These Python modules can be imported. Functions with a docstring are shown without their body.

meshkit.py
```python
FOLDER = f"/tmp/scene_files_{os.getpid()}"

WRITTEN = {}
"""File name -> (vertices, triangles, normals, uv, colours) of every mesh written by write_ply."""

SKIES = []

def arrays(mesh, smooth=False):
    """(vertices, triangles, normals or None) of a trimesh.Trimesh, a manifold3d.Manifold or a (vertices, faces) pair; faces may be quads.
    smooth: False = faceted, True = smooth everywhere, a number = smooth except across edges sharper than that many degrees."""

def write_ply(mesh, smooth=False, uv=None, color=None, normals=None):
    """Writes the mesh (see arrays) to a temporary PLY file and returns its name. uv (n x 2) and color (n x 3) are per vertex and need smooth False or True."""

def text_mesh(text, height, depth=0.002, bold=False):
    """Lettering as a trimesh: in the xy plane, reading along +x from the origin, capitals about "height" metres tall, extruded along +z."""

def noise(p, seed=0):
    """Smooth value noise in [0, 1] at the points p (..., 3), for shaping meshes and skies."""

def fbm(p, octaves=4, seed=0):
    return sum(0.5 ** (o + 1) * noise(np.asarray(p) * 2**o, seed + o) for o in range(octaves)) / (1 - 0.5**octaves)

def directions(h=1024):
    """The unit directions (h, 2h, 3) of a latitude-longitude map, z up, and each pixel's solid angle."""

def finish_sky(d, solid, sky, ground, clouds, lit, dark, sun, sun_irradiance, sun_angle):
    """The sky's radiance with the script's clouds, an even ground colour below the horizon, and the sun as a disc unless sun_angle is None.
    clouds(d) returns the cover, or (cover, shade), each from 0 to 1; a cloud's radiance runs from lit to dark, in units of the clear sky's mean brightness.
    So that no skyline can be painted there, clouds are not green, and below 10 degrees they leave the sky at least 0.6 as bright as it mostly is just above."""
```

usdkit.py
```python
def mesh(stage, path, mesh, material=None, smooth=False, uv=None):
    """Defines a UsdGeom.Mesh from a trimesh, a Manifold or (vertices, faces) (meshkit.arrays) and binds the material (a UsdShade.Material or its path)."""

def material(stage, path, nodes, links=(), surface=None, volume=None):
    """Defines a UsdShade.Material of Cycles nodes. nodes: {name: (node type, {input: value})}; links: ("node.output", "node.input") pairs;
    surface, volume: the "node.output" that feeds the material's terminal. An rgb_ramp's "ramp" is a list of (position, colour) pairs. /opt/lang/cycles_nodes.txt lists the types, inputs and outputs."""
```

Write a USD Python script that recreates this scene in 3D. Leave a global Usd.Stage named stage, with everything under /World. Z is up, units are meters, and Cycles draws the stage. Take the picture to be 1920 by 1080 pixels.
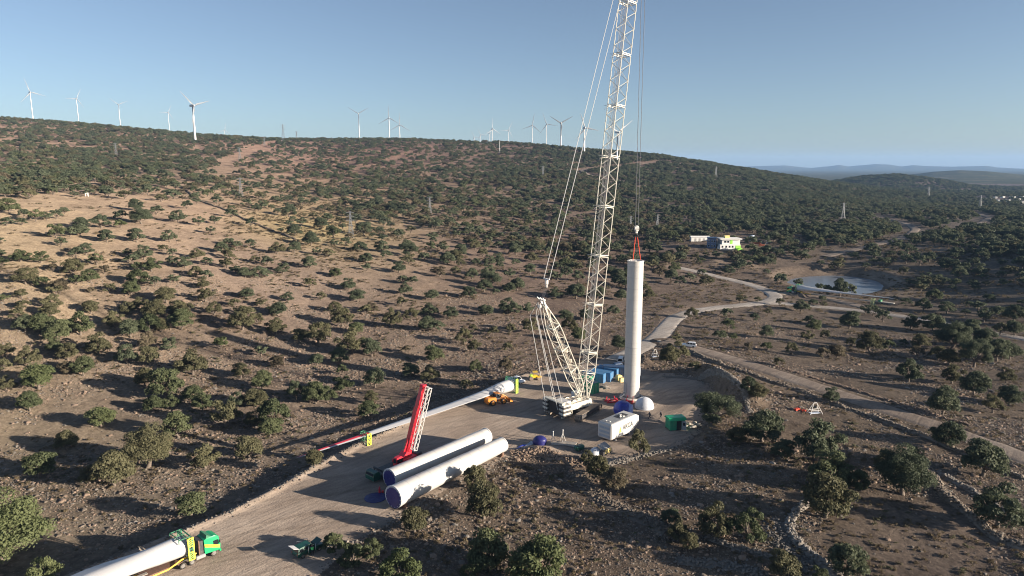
"""A wind farm being built on an oak savanna hillside: crawler crane, tower sections, blades, trucks."""
import math, random
import numpy as np, trimesh, usdkit, meshkit
from pxr import Usd, UsdGeom, UsdLux, UsdShade, Gf, Sdf, Vt
from scipy.interpolate import RBFInterpolator
from scipy.ndimage import map_coordinates, gaussian_filter

stage = Usd.Stage.CreateInMemory()
UsdGeom.SetStageUpAxis(stage, 'Z')
UsdGeom.SetStageMetersPerUnit(stage, 1.0)
UsdGeom.Xform.Define(stage, '/World')
UsdGeom.Scope.Define(stage, '/World/Looks')

# ------------------------------------------------------------------ camera
CAM_H, PITCH, FPX = 58.0, math.radians(10.0), 1297.0      # drone height over the pad, downward tilt, focal length in photo pixels
cam = UsdGeom.Camera.Define(stage, '/World/camera')
cam.CreateHorizontalApertureAttr(36.0)
cam.CreateVerticalApertureAttr(36.0 * 9 / 16)
cam.CreateFocalLengthAttr(36.0 * FPX / 1920)
cam.CreateClippingRangeAttr(Gf.Vec2f(1.0, 60000.0))
cam.AddTranslateOp().Set(Gf.Vec3d(0, 0, CAM_H))
cam.AddRotateXOp().Set(90 - math.degrees(PITCH))
EXPOSURE = 1.5
cam.CreateExposureAttr(EXPOSURE)

# ------------------------------------------------------------------ sky and sun
SUN_EL, SUN_XY = math.radians(12.2), (0.944, -0.330)
sun_rot = math.atan2(SUN_XY[0], SUN_XY[1])
dome = UsdLux.DomeLight.Define(stage, '/World/sky')
dome.GetPrim().SetCustomDataByKey('kind', 'structure')
sky_mat = usdkit.material(stage, '/World/Looks/sky', {
    'sky': ('sky_texture', {'sky_type': 'single_scattering', 'sun_disc': False, 'sun_elevation': SUN_EL, 'sun_rotation': sun_rot,
                            'altitude': 2400.0, 'air_density': 1.0, 'aerosol_density': 5.0, 'ozone_density': 2.2}),
    'pale': ('hsv', {'saturation': 0.87}),                 # dusty, slightly paler air
    'bg': ('background_shader', {'strength': 0.05})}, [('sky.color', 'pale.color'), ('pale.color', 'bg.color')], surface='bg.background')
UsdShade.MaterialBindingAPI.Apply(dome.GetPrim()).Bind(sky_mat)
sun = UsdLux.DistantLight.Define(stage, '/World/sun')
sun.CreateNormalizeAttr(True)
sun.CreateIntensityAttr(1.25)
sun.CreateAngleAttr(0.5)
sun.CreateColorAttr(Gf.Vec3f(1.0, 0.865, 0.71))
sd = np.array([SUN_XY[0] * math.cos(SUN_EL), SUN_XY[1] * math.cos(SUN_EL), math.sin(SUN_EL)])
sun.AddRotateZOp().Set(math.degrees(math.atan2(sd[1], sd[0])) + 90)   # -z first tilted up from straight down, then turned
sun.AddRotateXOp().Set(90 - math.degrees(SUN_EL))

# ------------------------------------------------------------------ names, things, parts
COUNT = {}
def numbered(path):
    k = COUNT.get(path, 0)
    COUNT[path] = k + 1
    return path if k == 0 else '%s_%03d' % (path, k)

def tag(prim, label=None, cat=None, group=None, kind=None):
    for k, val in (('label', label), ('category', cat), ('group', group), ('kind', kind)):
        if val:
            prim.SetCustomDataByKey(k, val)
    return prim

def thing(name, label, cat, loc=(0, 0, 0), rot=0.0, group=None, scale=None):
    x = UsdGeom.Xform.Define(stage, numbered('/World/' + name))
    x.AddTranslateOp().Set(Gf.Vec3d(*map(float, loc)))
    x.AddRotateZOp().Set(float(math.degrees(rot)))
    if scale is not None:
        x.AddScaleOp().Set(Gf.Vec3f(*map(float, scale)))
    tag(x.GetPrim(), label, cat, group)
    return str(x.GetPath())

def put(parent, name, mesh, m, smooth=False, label=None):
    """One Mesh prim named name under parent (a thing or a part)."""
    if isinstance(mesh, MB):
        mesh = mesh.mesh()
    p = numbered(parent + '/' + name)
    usdkit.mesh(stage, p, mesh, M[m] if isinstance(m, str) else m, smooth=smooth)
    if label:
        stage.GetPrimAtPath(p).SetCustomDataByKey('label', label)
    return p

def single(name, mesh, m, label, cat, group=None, smooth=False, kind=None):
    p = put('/World', name, mesh, m, smooth)
    tag(stage.GetPrimAtPath(p), label, cat, group, kind)
    return p

# ------------------------------------------------------------------ mesh builder
def unit(a):
    a = np.asarray(a, float)
    return a / max(np.linalg.norm(a), 1e-12)

def frame(d, up=(0, 0, 1)):
    d = unit(d)
    if abs(np.dot(d, unit(up))) > 0.999:
        up = (0, 1, 0)
    s = unit(np.cross(d, up))
    return d, s, np.cross(s, d)

class MB:
    def __init__(self):
        self.v, self.f, self.n = [], [], 0
    def add(self, v, f):
        v, f = np.asarray(v, float), np.asarray(f, int)
        if f.shape[1] == 4:
            f = np.vstack([f[:, [0, 1, 2]], f[:, [0, 2, 3]]])
        self.v.append(v); self.f.append(f + self.n); self.n += len(v)
        return self
    def tm(self, m):
        return self.add(m.vertices, m.faces)
    def mesh(self):
        return np.vstack(self.v), np.vstack(self.f)
    def cbox(self, c, s, b=0.0, rz=0.0, top=None):
        """Box with bevelled edges; top = (sx, sy) shrinks its upper face."""
        s = np.asarray(s, float) / 2
        pts = []
        for i in np.ndindex(2, 2, 2):
            q = np.array(i) * 2 - 1
            for k in range(3 if b > 0 else 1):
                p = q * (s - b)
                if b > 0:
                    p[k] = q[k] * s[k]
                if top is not None and q[2] > 0:
                    p[0] *= top[0]; p[1] *= top[1]
                pts.append(p)
        h = trimesh.convex.convex_hull(np.array(pts))
        v = np.array(h.vertices)
        if rz:
            ca, sa = math.cos(rz), math.sin(rz)
            v = v @ np.array([[ca, sa, 0], [-sa, ca, 0], [0, 0, 1]])
        return self.add(v + np.asarray(c, float), h.faces)
    def hull(self, pts):
        h = trimesh.convex.convex_hull(np.asarray(pts, float))
        return self.add(h.vertices, h.faces)
    def beam(self, a, b, w, h=None, up=(0, 0, 1)):
        a, b = np.asarray(a, float), np.asarray(b, float)
        h = h or w
        d, s, t = frame(b - a, up)
        v = [p + s * sx * w / 2 + t * sy * h / 2 for p in (a, b) for sx, sy in ((-1, -1), (1, -1), (1, 1), (-1, 1))]
        return self.add(v, [[0, 3, 2, 1], [4, 5, 6, 7], [0, 1, 5, 4], [1, 2, 6, 5], [2, 3, 7, 6], [3, 0, 4, 7]])
    def tube(self, a, b, r0, r1=None, n=8, caps=True):
        return self.path([a, b], [r0, r0 if r1 is None else r1], n, caps)
    def path(self, pts, r, n=6, caps=True):
        pts = np.asarray(pts, float)
        r = np.broadcast_to(r, (len(pts),))
        t = np.gradient(pts, axis=0) if len(pts) > 2 else np.repeat([pts[1] - pts[0]], 2, 0)
        rings, up = [], None
        for p, d, q in zip(pts, t, r):
            d, s, w = frame(d, (0, 0, 1) if abs(unit(d)[2]) < 0.95 else (0.1, 1, 0))
            a = np.arange(n) * 2 * math.pi / n
            rings.append(p + q * (np.cos(a)[:, None] * s + np.sin(a)[:, None] * w))
        return self.loft(rings, caps)
    def loft(self, rings, caps=True, closed=True):
        n, k = len(rings[0]), len(rings)
        v = np.vstack(rings)
        f = []
        for i in range(k - 1):
            for j in range(n if closed else n - 1):
                j2 = (j + 1) % n
                f.append([i * n + j, i * n + j2, (i + 1) * n + j2, (i + 1) * n + j])
        f = np.array(f)
        f = np.vstack([f[:, [0, 1, 2]], f[:, [0, 2, 3]]])
        if caps:
            c0, c1 = len(v), len(v) + 1
            v = np.vstack([v, rings[0].mean(0), rings[-1].mean(0)])
            e = [[c0, (j + 1) % n, j] for j in range(n)] + [[c1, (k - 1) * n + j, (k - 1) * n + (j + 1) % n] for j in range(n)]
            f = np.vstack([f, e])
        return self.add(v, f)
    def ball(self, c, r, sub=2):
        m = trimesh.creation.icosphere(sub)
        return self.add(m.vertices * np.broadcast_to(r, 3) + np.asarray(c, float), m.faces)
    def prism(self, poly, y0, y1):
        """Polygon in the x-z plane, extruded from y0 to y1."""
        from shapely.geometry import Polygon
        e = trimesh.creation.extrude_polygon(Polygon(poly), abs(y1 - y0), engine='earcut')
        v = np.array(e.vertices)
        v = np.stack([v[:, 0], max(y0, y1) - v[:, 2], v[:, 1]], 1)
        return self.add(v, e.faces)
    def moved(self, loc=(0, 0, 0), rz=0.0):
        ca, sa = math.cos(rz), math.sin(rz)
        R = np.array([[ca, sa, 0], [-sa, ca, 0], [0, 0, 1]])
        self.v = [x @ R + np.asarray(loc, float) for x in self.v]
        return self

# ------------------------------------------------------------------ materials
M = {}
def mat(name, color, rough=0.6, metal=0.0, vary=0.12, scale=3.0, bump=0.0, bscale=30.0, coat=0.0, dirt=None):
    """Paint or plain matter with a slight uneven tone, dust and fine relief."""
    c = np.array(color, float)
    nodes = {'t': ('texture_coordinate', {}), 'n': ('noise_texture', {'scale': scale, 'detail': 5.0, 'roughness': 0.6}),
             'r': ('rgb_ramp', {'ramp': [(0.3, tuple(c * (1 - vary))), (0.7, tuple(np.clip(c * (1 + vary), 0, 0.95)))]}),
             'p': ('principled_bsdf', {'roughness': rough, 'metallic': metal, 'coat_weight': coat})}
    links = [('t.object', 'n.vector'), ('n.fac', 'r.fac')]
    out = 'r.color'
    if dirt:
        nodes['n2'] = ('noise_texture', {'scale': dirt[1], 'detail': 6.0, 'roughness': 0.65})
        nodes['r2'] = ('rgb_ramp', {'ramp': [(0.48, (0, 0, 0)), (0.72, (1, 1, 1))]})
        nodes['mx'] = ('mix_color', {'b': dirt[0]})
        links += [('t.object', 'n2.vector'), ('n2.fac', 'r2.fac'), ('r2.color', 'mx.fac'), (out, 'mx.a')]
        out = 'mx.result'
        nodes['r2'][1]['ramp'] = [(0.45, (0, 0, 0)), (0.75, (dirt[2],) * 3)]
    if bump:
        nodes['nb'] = ('noise_texture', {'scale': bscale, 'detail': 4.0})
        nodes['b'] = ('bump', {'strength': bump, 'distance': 0.05})
        links += [('t.object', 'nb.vector'), ('nb.fac', 'b.height'), ('b.normal', 'p.normal')]
    links.append((out, 'p.base_color'))
    M[name] = usdkit.material(stage, '/World/Looks/' + name, nodes, links, surface='p.BSDF')

DUST = (0.30, 0.23, 0.17)
mat('tower_white', (0.44, 0.435, 0.42), 0.4, vary=0.03, scale=0.4, dirt=(DUST, 0.35, 0.16))
mat('blade_white', (0.44, 0.445, 0.455), 0.35, vary=0.03, scale=0.3, dirt=(DUST, 0.3, 0.12))
mat('turbine_white', (0.50, 0.50, 0.50), 0.5, vary=0.02)
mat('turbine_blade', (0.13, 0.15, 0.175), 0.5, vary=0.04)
mat('crane_cream', (0.54, 0.52, 0.445), 0.5, vary=0.06, dirt=(DUST, 1.5, 0.3))
mat('crane_white', (0.56, 0.55, 0.52), 0.5, vary=0.05, dirt=(DUST, 1.5, 0.25))
mat('rope_steel', (0.16, 0.16, 0.17), 0.5, metal=0.3)
mat('pendant_light', (0.46, 0.46, 0.45), 0.5)
mat('rope_tan', (0.50, 0.44, 0.36), 0.6)
mat('dark_steel', (0.035, 0.036, 0.04), 0.55, vary=0.3, dirt=(DUST, 2.0, 0.3))
mat('black', (0.012, 0.012, 0.013), 0.6)
mat('track_steel', (0.16, 0.13, 0.105), 0.8, vary=0.25, dirt=(DUST, 1.2, 0.7))
mat('red_paint', (0.55, 0.018, 0.035), 0.35, vary=0.1, coat=0.3, dirt=(DUST, 2.0, 0.15))
mat('sling_red', (0.62, 0.07, 0.03), 0.7)
mat('weld_grey', (0.36, 0.355, 0.345), 0.5)
mat('blade_red', (0.52, 0.03, 0.05), 0.4)
mat('blue_cover', (0.014, 0.015, 0.115), 0.45, vary=0.2, scale=2, bump=0.5, bscale=3.0)
mat('blue_tarp', (0.025, 0.04, 0.27), 0.4, vary=0.2, scale=2, bump=0.7, bscale=2.5)
mat('louvre_grey', (0.28, 0.33, 0.38), 0.5)
mat('flap_grey', (0.42, 0.42, 0.42), 0.5)
mat('pale_blue', (0.20, 0.27, 0.55), 0.5, vary=0.15)
mat('tarp_pale', (0.45, 0.5, 0.58), 0.6, vary=0.2, bump=0.6, bscale=3)
mat('spinner_white', (0.44, 0.46, 0.50), 0.3, vary=0.08, scale=1.5, bump=0.3, bscale=2)
mat('concrete', (0.46, 0.44, 0.40), 0.85, vary=0.15, scale=2, bump=0.3)
mat('green_truck', (0.01, 0.30, 0.115), 0.35, vary=0.08, coat=0.4)
mat('green_dark', (0.006, 0.06, 0.04), 0.4, vary=0.15, coat=0.3)
mat('green_frame', (0.03, 0.17, 0.09), 0.5, vary=0.2, dirt=(DUST, 2.5, 0.3))
mat('green_box', (0.02, 0.25, 0.13), 0.5, vary=0.12, dirt=(DUST, 1.0, 0.3))
mat('teal_box', (0.03, 0.24, 0.22), 0.5, vary=0.12, dirt=(DUST, 1.0, 0.3))
mat('blue_box', (0.045, 0.17, 0.34), 0.5, vary=0.12, dirt=(DUST, 1.0, 0.3))
mat('navy_box', (0.02, 0.06, 0.14), 0.5, vary=0.15, dirt=(DUST, 1.0, 0.25))
mat('yellow', (0.72, 0.46, 0.02), 0.45, vary=0.1, dirt=(DUST, 2.0, 0.25))
mat('yellow_pale', (0.72, 0.56, 0.22), 0.6, vary=0.12, dirt=(DUST, 2.0, 0.2))
mat('lime', (0.42, 0.62, 0.08), 0.5)
mat('frame_pale', (0.28, 0.32, 0.16), 0.5)
mat('signal_yellow', (0.62, 0.66, 0.06), 0.5)
mat('orange', (0.58, 0.20, 0.02), 0.45, vary=0.15, dirt=(DUST, 2.0, 0.35))
mat('tyre', (0.02, 0.019, 0.018), 0.85, vary=0.2, dirt=(DUST, 3.0, 0.5))
mat('rim_grey', (0.20, 0.19, 0.18), 0.5, metal=0.4)
mat('chrome', (0.62, 0.62, 0.62), 0.3, metal=0.7)
mat('car_white', (0.66, 0.66, 0.66), 0.3, vary=0.03, coat=0.4, dirt=(DUST, 1.5, 0.25))
mat('car_glass', (0.015, 0.018, 0.022), 0.08)
mat('grey_paint', (0.30, 0.30, 0.30), 0.6, vary=0.15, dirt=(DUST, 2.0, 0.3))
mat('roof_grey', (0.22, 0.23, 0.24), 0.6, vary=0.1)
mat('plate_grey', (0.33, 0.30, 0.26), 0.75, vary=0.15, dirt=(DUST, 1.0, 0.5))
mat('brown_steel', (0.16, 0.09, 0.06), 0.7, vary=0.25)
mat('wall_white', (0.66, 0.65, 0.62), 0.8, vary=0.04)
mat('wall_lime', (0.30, 0.72, 0.08), 0.7, vary=0.1)
mat('wall_blue', (0.10, 0.14, 0.24), 0.7, vary=0.1)
mat('window_dark', (0.02, 0.024, 0.03), 0.15)
mat('rust_red', (0.32, 0.09, 0.05), 0.8, vary=0.3)
mat('letter_dark', (0.05, 0.055, 0.06), 0.5)
mat('pylon', (0.19, 0.20, 0.21), 0.5, metal=0.3)
mat('bark', (0.125, 0.10, 0.08), 0.9, vary=0.3, scale=6, bump=0.6, bscale=12)
mat('skin', (0.42, 0.26, 0.18), 0.6)
mat('cloth_dark', (0.03, 0.033, 0.045), 0.85, vary=0.2)
mat('cloth_grey', (0.12, 0.12, 0.13), 0.85, vary=0.2)
mat('vest_green', (0.16, 0.78, 0.22), 0.6)
mat('vest_yellow', (0.62, 0.66, 0.10), 0.6)
mat('helmet_white', (0.8, 0.8, 0.78), 0.3)

def rock_material(name, a, b):
    M[name] = usdkit.material(stage, '/World/Looks/' + name, {
        'o': ('object_info', {}), 'g': ('geometry', {}), 'n': ('noise_texture', {'scale': 1.7, 'detail': 6.0}),
        'm': ('math', {'math_type': 'multiply_add', 'value2': 0.55, 'value3': 0.0}),
        'm2': ('math', {'math_type': 'multiply_add', 'value2': 0.5}),
        'r': ('rgb_ramp', {'ramp': [(0.0, a), (1.0, b)]}),
        'nb': ('noise_texture', {'scale': 9.0, 'detail': 5.0}), 'b': ('bump', {'strength': 0.6, 'distance': 0.06}),
        'p': ('principled_bsdf', {'roughness': 0.9})},
        [('g.position', 'n.vector'), ('n.fac', 'm.value1'), ('o.random', 'm2.value1'), ('m.value', 'm2.value3'), ('m2.value', 'r.fac'), ('r.color', 'p.base_color'),
         ('g.position', 'nb.vector'), ('nb.fac', 'b.height'), ('b.normal', 'p.normal')], surface='p.BSDF')
rock_material('rock_brown', (0.080, 0.063, 0.048), (0.205, 0.168, 0.132))
rock_material('rock_red', (0.11, 0.075, 0.053), (0.28, 0.205, 0.152))
rock_material('rock_grey', (0.085, 0.076, 0.066), (0.245, 0.218, 0.187))

def leaf_material(name, a, b):
    """Leaves: tone varies from tree to tree and from twig to twig; some light passes through."""
    M[name] = usdkit.material(stage, '/World/Looks/' + name, {
        'o': ('object_info', {}), 'g': ('geometry', {}), 'm': ('math', {'math_type': 'multiply_add', 'value2': 0.45}),
        'k': ('math', {'math_type': 'multiply', 'value2': 0.55}),
        'r': ('rgb_ramp', {'ramp': [(0.0, a), (1.0, b)]}),
        'd': ('principled_bsdf', {'roughness': 0.7, 'specular_ior_level': 0.25}), 't': ('translucent_bsdf', {}), 'x': ('mix_closure', {'fac': 0.3})},
        [('o.random', 'm.value1'), ('g.random_per_island', 'k.value1'), ('k.value', 'm.value3'), ('m.value', 'r.fac'),
         ('r.color', 'd.base_color'), ('r.color', 't.color'), ('d.BSDF', 'x.closure1'), ('t.BSDF', 'x.closure2')], surface='x.closure')
leaf_material('leaf_olive', (0.088, 0.086, 0.046), (0.185, 0.176, 0.098))
leaf_material('leaf_green', (0.070, 0.086, 0.042), (0.155, 0.170, 0.085))
leaf_material('leaf_dark', (0.068, 0.084, 0.050), (0.160, 0.178, 0.106))
leaf_material('leaf_bright', (0.080, 0.100, 0.042), (0.180, 0.198, 0.094))
leaf_material('leaf_brown', (0.105, 0.088, 0.057), (0.200, 0.168, 0.110))
leaf_material('scrub_dry', (0.11, 0.085, 0.05), (0.26, 0.20, 0.12))
# ------------------------------------------------------------------ the lie of the land
def ray(u, v):
    du, dv = (np.asarray(u, float) - 960) / FPX, (np.asarray(v, float) - 540) / FPX
    c, s = math.cos(PITCH), math.sin(PITCH)
    x, y, z = du, c - dv * s, -s - dv * c
    h = np.hypot(x, y)
    return np.arctan2(x, y), z / h                       # bearing, slope of the sight line
def seen(x, y, z):
    """Where a point of the world falls in the photograph (used to read the survey of woods and soils)."""
    c, s = math.cos(PITCH), math.sin(PITCH)
    d = np.maximum(y * c - (z - CAM_H) * s, 1.0)
    return 960 + FPX * x / d, 540 - FPX * ((z - CAM_H) * c + y * s) / d

# survey: (u, v, distance, height); one of the last two is None and follows from the sight line
SURVEY = [
 (0,1075,None,-2),(120,960,None,-2),(300,955,None,-2),(480,880,None,-2),(0,850,None,-1.5),(200,850,None,-2),(400,850,None,-2),(600,815,None,-2),(700,770,None,-2),
 (0,750,None,1.5),(200,760,None,0.5),(400,760,None,-.5),(600,755,None,-1.8),(750,740,None,-1.8),(860,720,None,-1.5),
 (0,650,None,7),(150,650,None,6),(300,650,None,4.5),(450,660,None,3),(600,680,None,1),(750,680,None,0),(900,690,None,-1),(1000,680,None,-1),
 (0,560,250,None),(300,560,258,None),(450,570,255,None),(600,580,None,6),(850,600,None,3),(1000,620,None,1),(1100,640,None,0),
 (0,460,330,None),(300,460,338,None),(600,480,340,None),(750,490,350,None),(900,500,358,None),(1060,530,None,3),
 (0,390,430,None),(300,390,460,None),(600,400,560,None),(900,400,620,None),(1050,420,600,None),
 (0,340,600,None),(300,330,780,None),(600,330,950,None),(900,330,1000,None),(1050,350,900,None),
 (0,300,900,None),(150,300,980,None),(300,290,1150,None),(600,290,1300,None),(900,300,1280,None),(1100,310,1280,None),
 (0,262,1400,None),(150,262,1350,None),(0,222,1900,None),(150,231,1850,None),(300,246,1700,None),(400,257,1650,None),(500,262,1600,None),(600,263,1600,None),(700,260,1650,None),
 (800,261,1650,None),(900,267,1600,None),(1000,273,1600,None),(1100,280,1550,None),(1200,289,1500,None),(1300,303,1500,None),(1400,322,1500,None),(1500,338,1600,None),(1570,346,1700,None),
 (-300,200,1950,None),(-300,300,850,None),(-300,460,320,None),(-300,700,None,4),(-400,950,None,-1),
 (1150,690,None,0),(1200,650,None,0),(1240,622,None,0),(1200,560,None,-1),(1200,500,None,0),(1200,455,510,None),(1200,400,720,None),(1200,350,1000,None),(1200,315,1300,None),
 (1270,585,None,-1),(1300,650,None,1),(1400,720,None,2.2),(1360,690,None,1.5),(1450,694,None,1),(1590,738,None,0.5),(1760,785,None,0.5),(1900,845,None,0.5),
 (1350,573,None,-2),(1450,565,None,-4),(1550,575,None,-5.5),(1700,592,None,-5.5),(1860,620,None,-5),
 (1500,640,None,-2.5),(1650,640,None,-4),(1800,660,None,-4),(1920,660,None,-4),(1450,620,None,-2.5),
 (1470,535,None,-6.2),(1570,512,None,-6.3),(1570,556,None,-6.3),(1670,535,None,-6.3),(1370,505,None,-4),(1300,530,None,-2),(1800,545,None,-6.5),
 (1375,462,480,None),(1300,455,490,None),(1450,465,490,None),(1600,470,500,None),(1800,470,520,None),(1450,430,620,None),(1600,430,660,None),(1800,430,720,None),(1920,430,740,None),
 (1450,390,850,None),(1650,400,900,None),(1800,400,1000,None),(1450,360,1150,None),(1600,375,1350,None),(1750,385,1450,None),(1900,380,1550,None),(1750,365,1900,None),(1900,368,2000,None),
 (2100,380,1700,None),(2200,470,520,None),(2200,640,None,-4),(2250,900,None,0),(1650,355,2000,None),
 (1250,845,None,0.4),(1400,830,None,1),(1100,930,None,-.5),(1300,930,None,0),(1500,880,None,.6),(1700,880,None,.5),(1850,920,None,.5),(1500,1000,None,0),(1850,1040,None,-.5),
 (850,1000,None,-.6),(1000,900,None,-.4),(950,1060,None,-1),(1200,1060,None,-1),(700,1075,None,-.4),
 (860,700,None,-1.5),(940,760,None,0),(1100,760,None,0),(800,880,None,0),(560,960,None,0),(400,1040,None,0),(1180,780,None,0),
]
def survey_points():
    out = []
    for u, v, D, z in SURVEY:
        az, sl = ray(u, v)
        if D is None:
            D = (z - CAM_H) / sl
        else:
            z = CAM_H + sl * D
        out.append((float(az), math.log(D), z))
    for az in np.radians([-60, -40, -20, 0, 20, 40, 60]):
        out += [(az, math.log(70), -1.5), (az, math.log(35), -1.5)]
    for u, zb in ((-300, 120), (0, 130), (300, 80), (600, 75), (900, 75), (1200, 50), (1400, 10), (1570, -12), (1750, -25), (1900, -25), (2200, -25)):
        az = float(ray(u, 250)[0])
        out += [(az, math.log(2600), zb), (az, math.log(3400), zb * 0.4 - 15), (az, math.log(4500), -25.0)]
    return np.array(out)

SP = survey_points()
AZ0, AZ1, L0, L1, NA, NL = math.radians(-62), math.radians(62), math.log(30), math.log(4600), 249, 260
_rbf = RBFInterpolator(SP[:, :2] * [2.2, 1.0], SP[:, 2], kernel='linear', neighbors=60)
_ga, _gl = np.meshgrid(np.linspace(AZ0, AZ1, NA), np.linspace(L0, L1, NL), indexing='ij')
BASE = _rbf(np.stack([_ga.ravel() * 2.2, _gl.ravel()], 1)).reshape(NA, NL)
BASE = gaussian_filter(BASE, (3.0, 3.0), mode='nearest')

def bearing_lookup(grid, x, y, order=1):
    az, L = np.arctan2(x, np.maximum(y, -1e9)), np.log(np.maximum(np.hypot(x, y), 1.0))
    i = np.clip((az - AZ0) / (AZ1 - AZ0) * (NA - 1), 0, NA - 1)
    j = np.clip((L - L0) / (L1 - L0) * (NL - 1), 0, NL - 1)
    return map_coordinates(grid, [i.ravel(), j.ravel()], order=order, mode='nearest').reshape(np.shape(x))
def base_z(x, y):
    return bearing_lookup(BASE, np.asarray(x, float), np.asarray(y, float))

_STEPS = np.exp(np.linspace(math.log(55), math.log(4000), 2600))
def meet(u, v, height):
    """Where the sight line through (u, v) first meets the surface height(x, y)."""
    az, sl = ray(float(u), float(v))
    x, y = _STEPS * math.sin(az), _STEPS * math.cos(az)
    gap = CAM_H + sl * _STEPS - height(x, y)
    k = np.nonzero(gap <= 0)[0]
    if len(k) == 0:                                             # just over the skyline: the ridge itself
        k = int(np.argmin(np.where(_STEPS < 2100, gap, 1e9) / _STEPS)); t = 1.0
    else:
        k = k[0]
        t = 0 if k == 0 else gap[k - 1] / max(gap[k - 1] - gap[k], 1e-9)
    D = _STEPS[k] if k == 0 else _STEPS[k - 1] + t * (_STEPS[k] - _STEPS[k - 1])
    return np.array([D * math.sin(az), D * math.cos(az)])
def flat(u, v, z=0.0):
    az, sl = ray(float(u), float(v))
    D = (z - CAM_H) / sl
    return np.array([D * math.sin(az), D * math.cos(az)])
def on_base(pts):
    return np.array([meet(u, v, base_z) for u, v in pts])

def smooth_line(p, step=2.0, win=None):
    p = np.asarray(p, float)
    d = np.concatenate([[0], np.cumsum(np.linalg.norm(np.diff(p, axis=0), axis=1))])
    t = np.linspace(0, d[-1], max(int(d[-1] / step), 2))
    q = np.stack([np.interp(t, d, p[:, k]) for k in range(p.shape[1])], 1)
    s = (win or 6.0) / step
    a, b = q[0].copy(), q[-1].copy()
    q = np.stack([gaussian_filter(q[:, k], s, mode='nearest') for k in range(q.shape[1])], 1)
    q[0], q[-1] = a, b
    return q

def line_distance(x, y, line, reach):
    """Distance to a polyline and the running index of its nearest point, inf beyond reach."""
    from scipy.spatial import cKDTree
    d, i = cKDTree(line[:, :2]).query(np.stack([x.ravel(), y.ravel()], 1), distance_upper_bound=reach)
    return d.reshape(x.shape), np.minimum(i, len(line) - 1).reshape(x.shape)

def polygon_distance(x, y, poly):
    """Signed distance to a polygon, negative inside."""
    import shapely
    from shapely.geometry import Polygon
    P = Polygon(poly)
    out = np.full(x.shape, 1e3)
    x0, y0, x1, y1 = P.bounds
    m = (x > x0 - 30) & (x < x1 + 30) & (y > y0 - 30) & (y < y1 + 30)
    line = smooth_line(np.vstack([poly, poly[:1]]), 0.25, 0.01)
    d, _ = line_distance(x[m], y[m], line, 40)
    ins = shapely.contains_xy(P, x[m], y[m])
    out[m] = np.where(ins, -d, np.minimum(d, 1e3))
    return out

def step(a, b, t):
    t = np.clip((t - a) / (b - a), 0, 1)
    return t * t * (3 - 2 * t)

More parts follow.
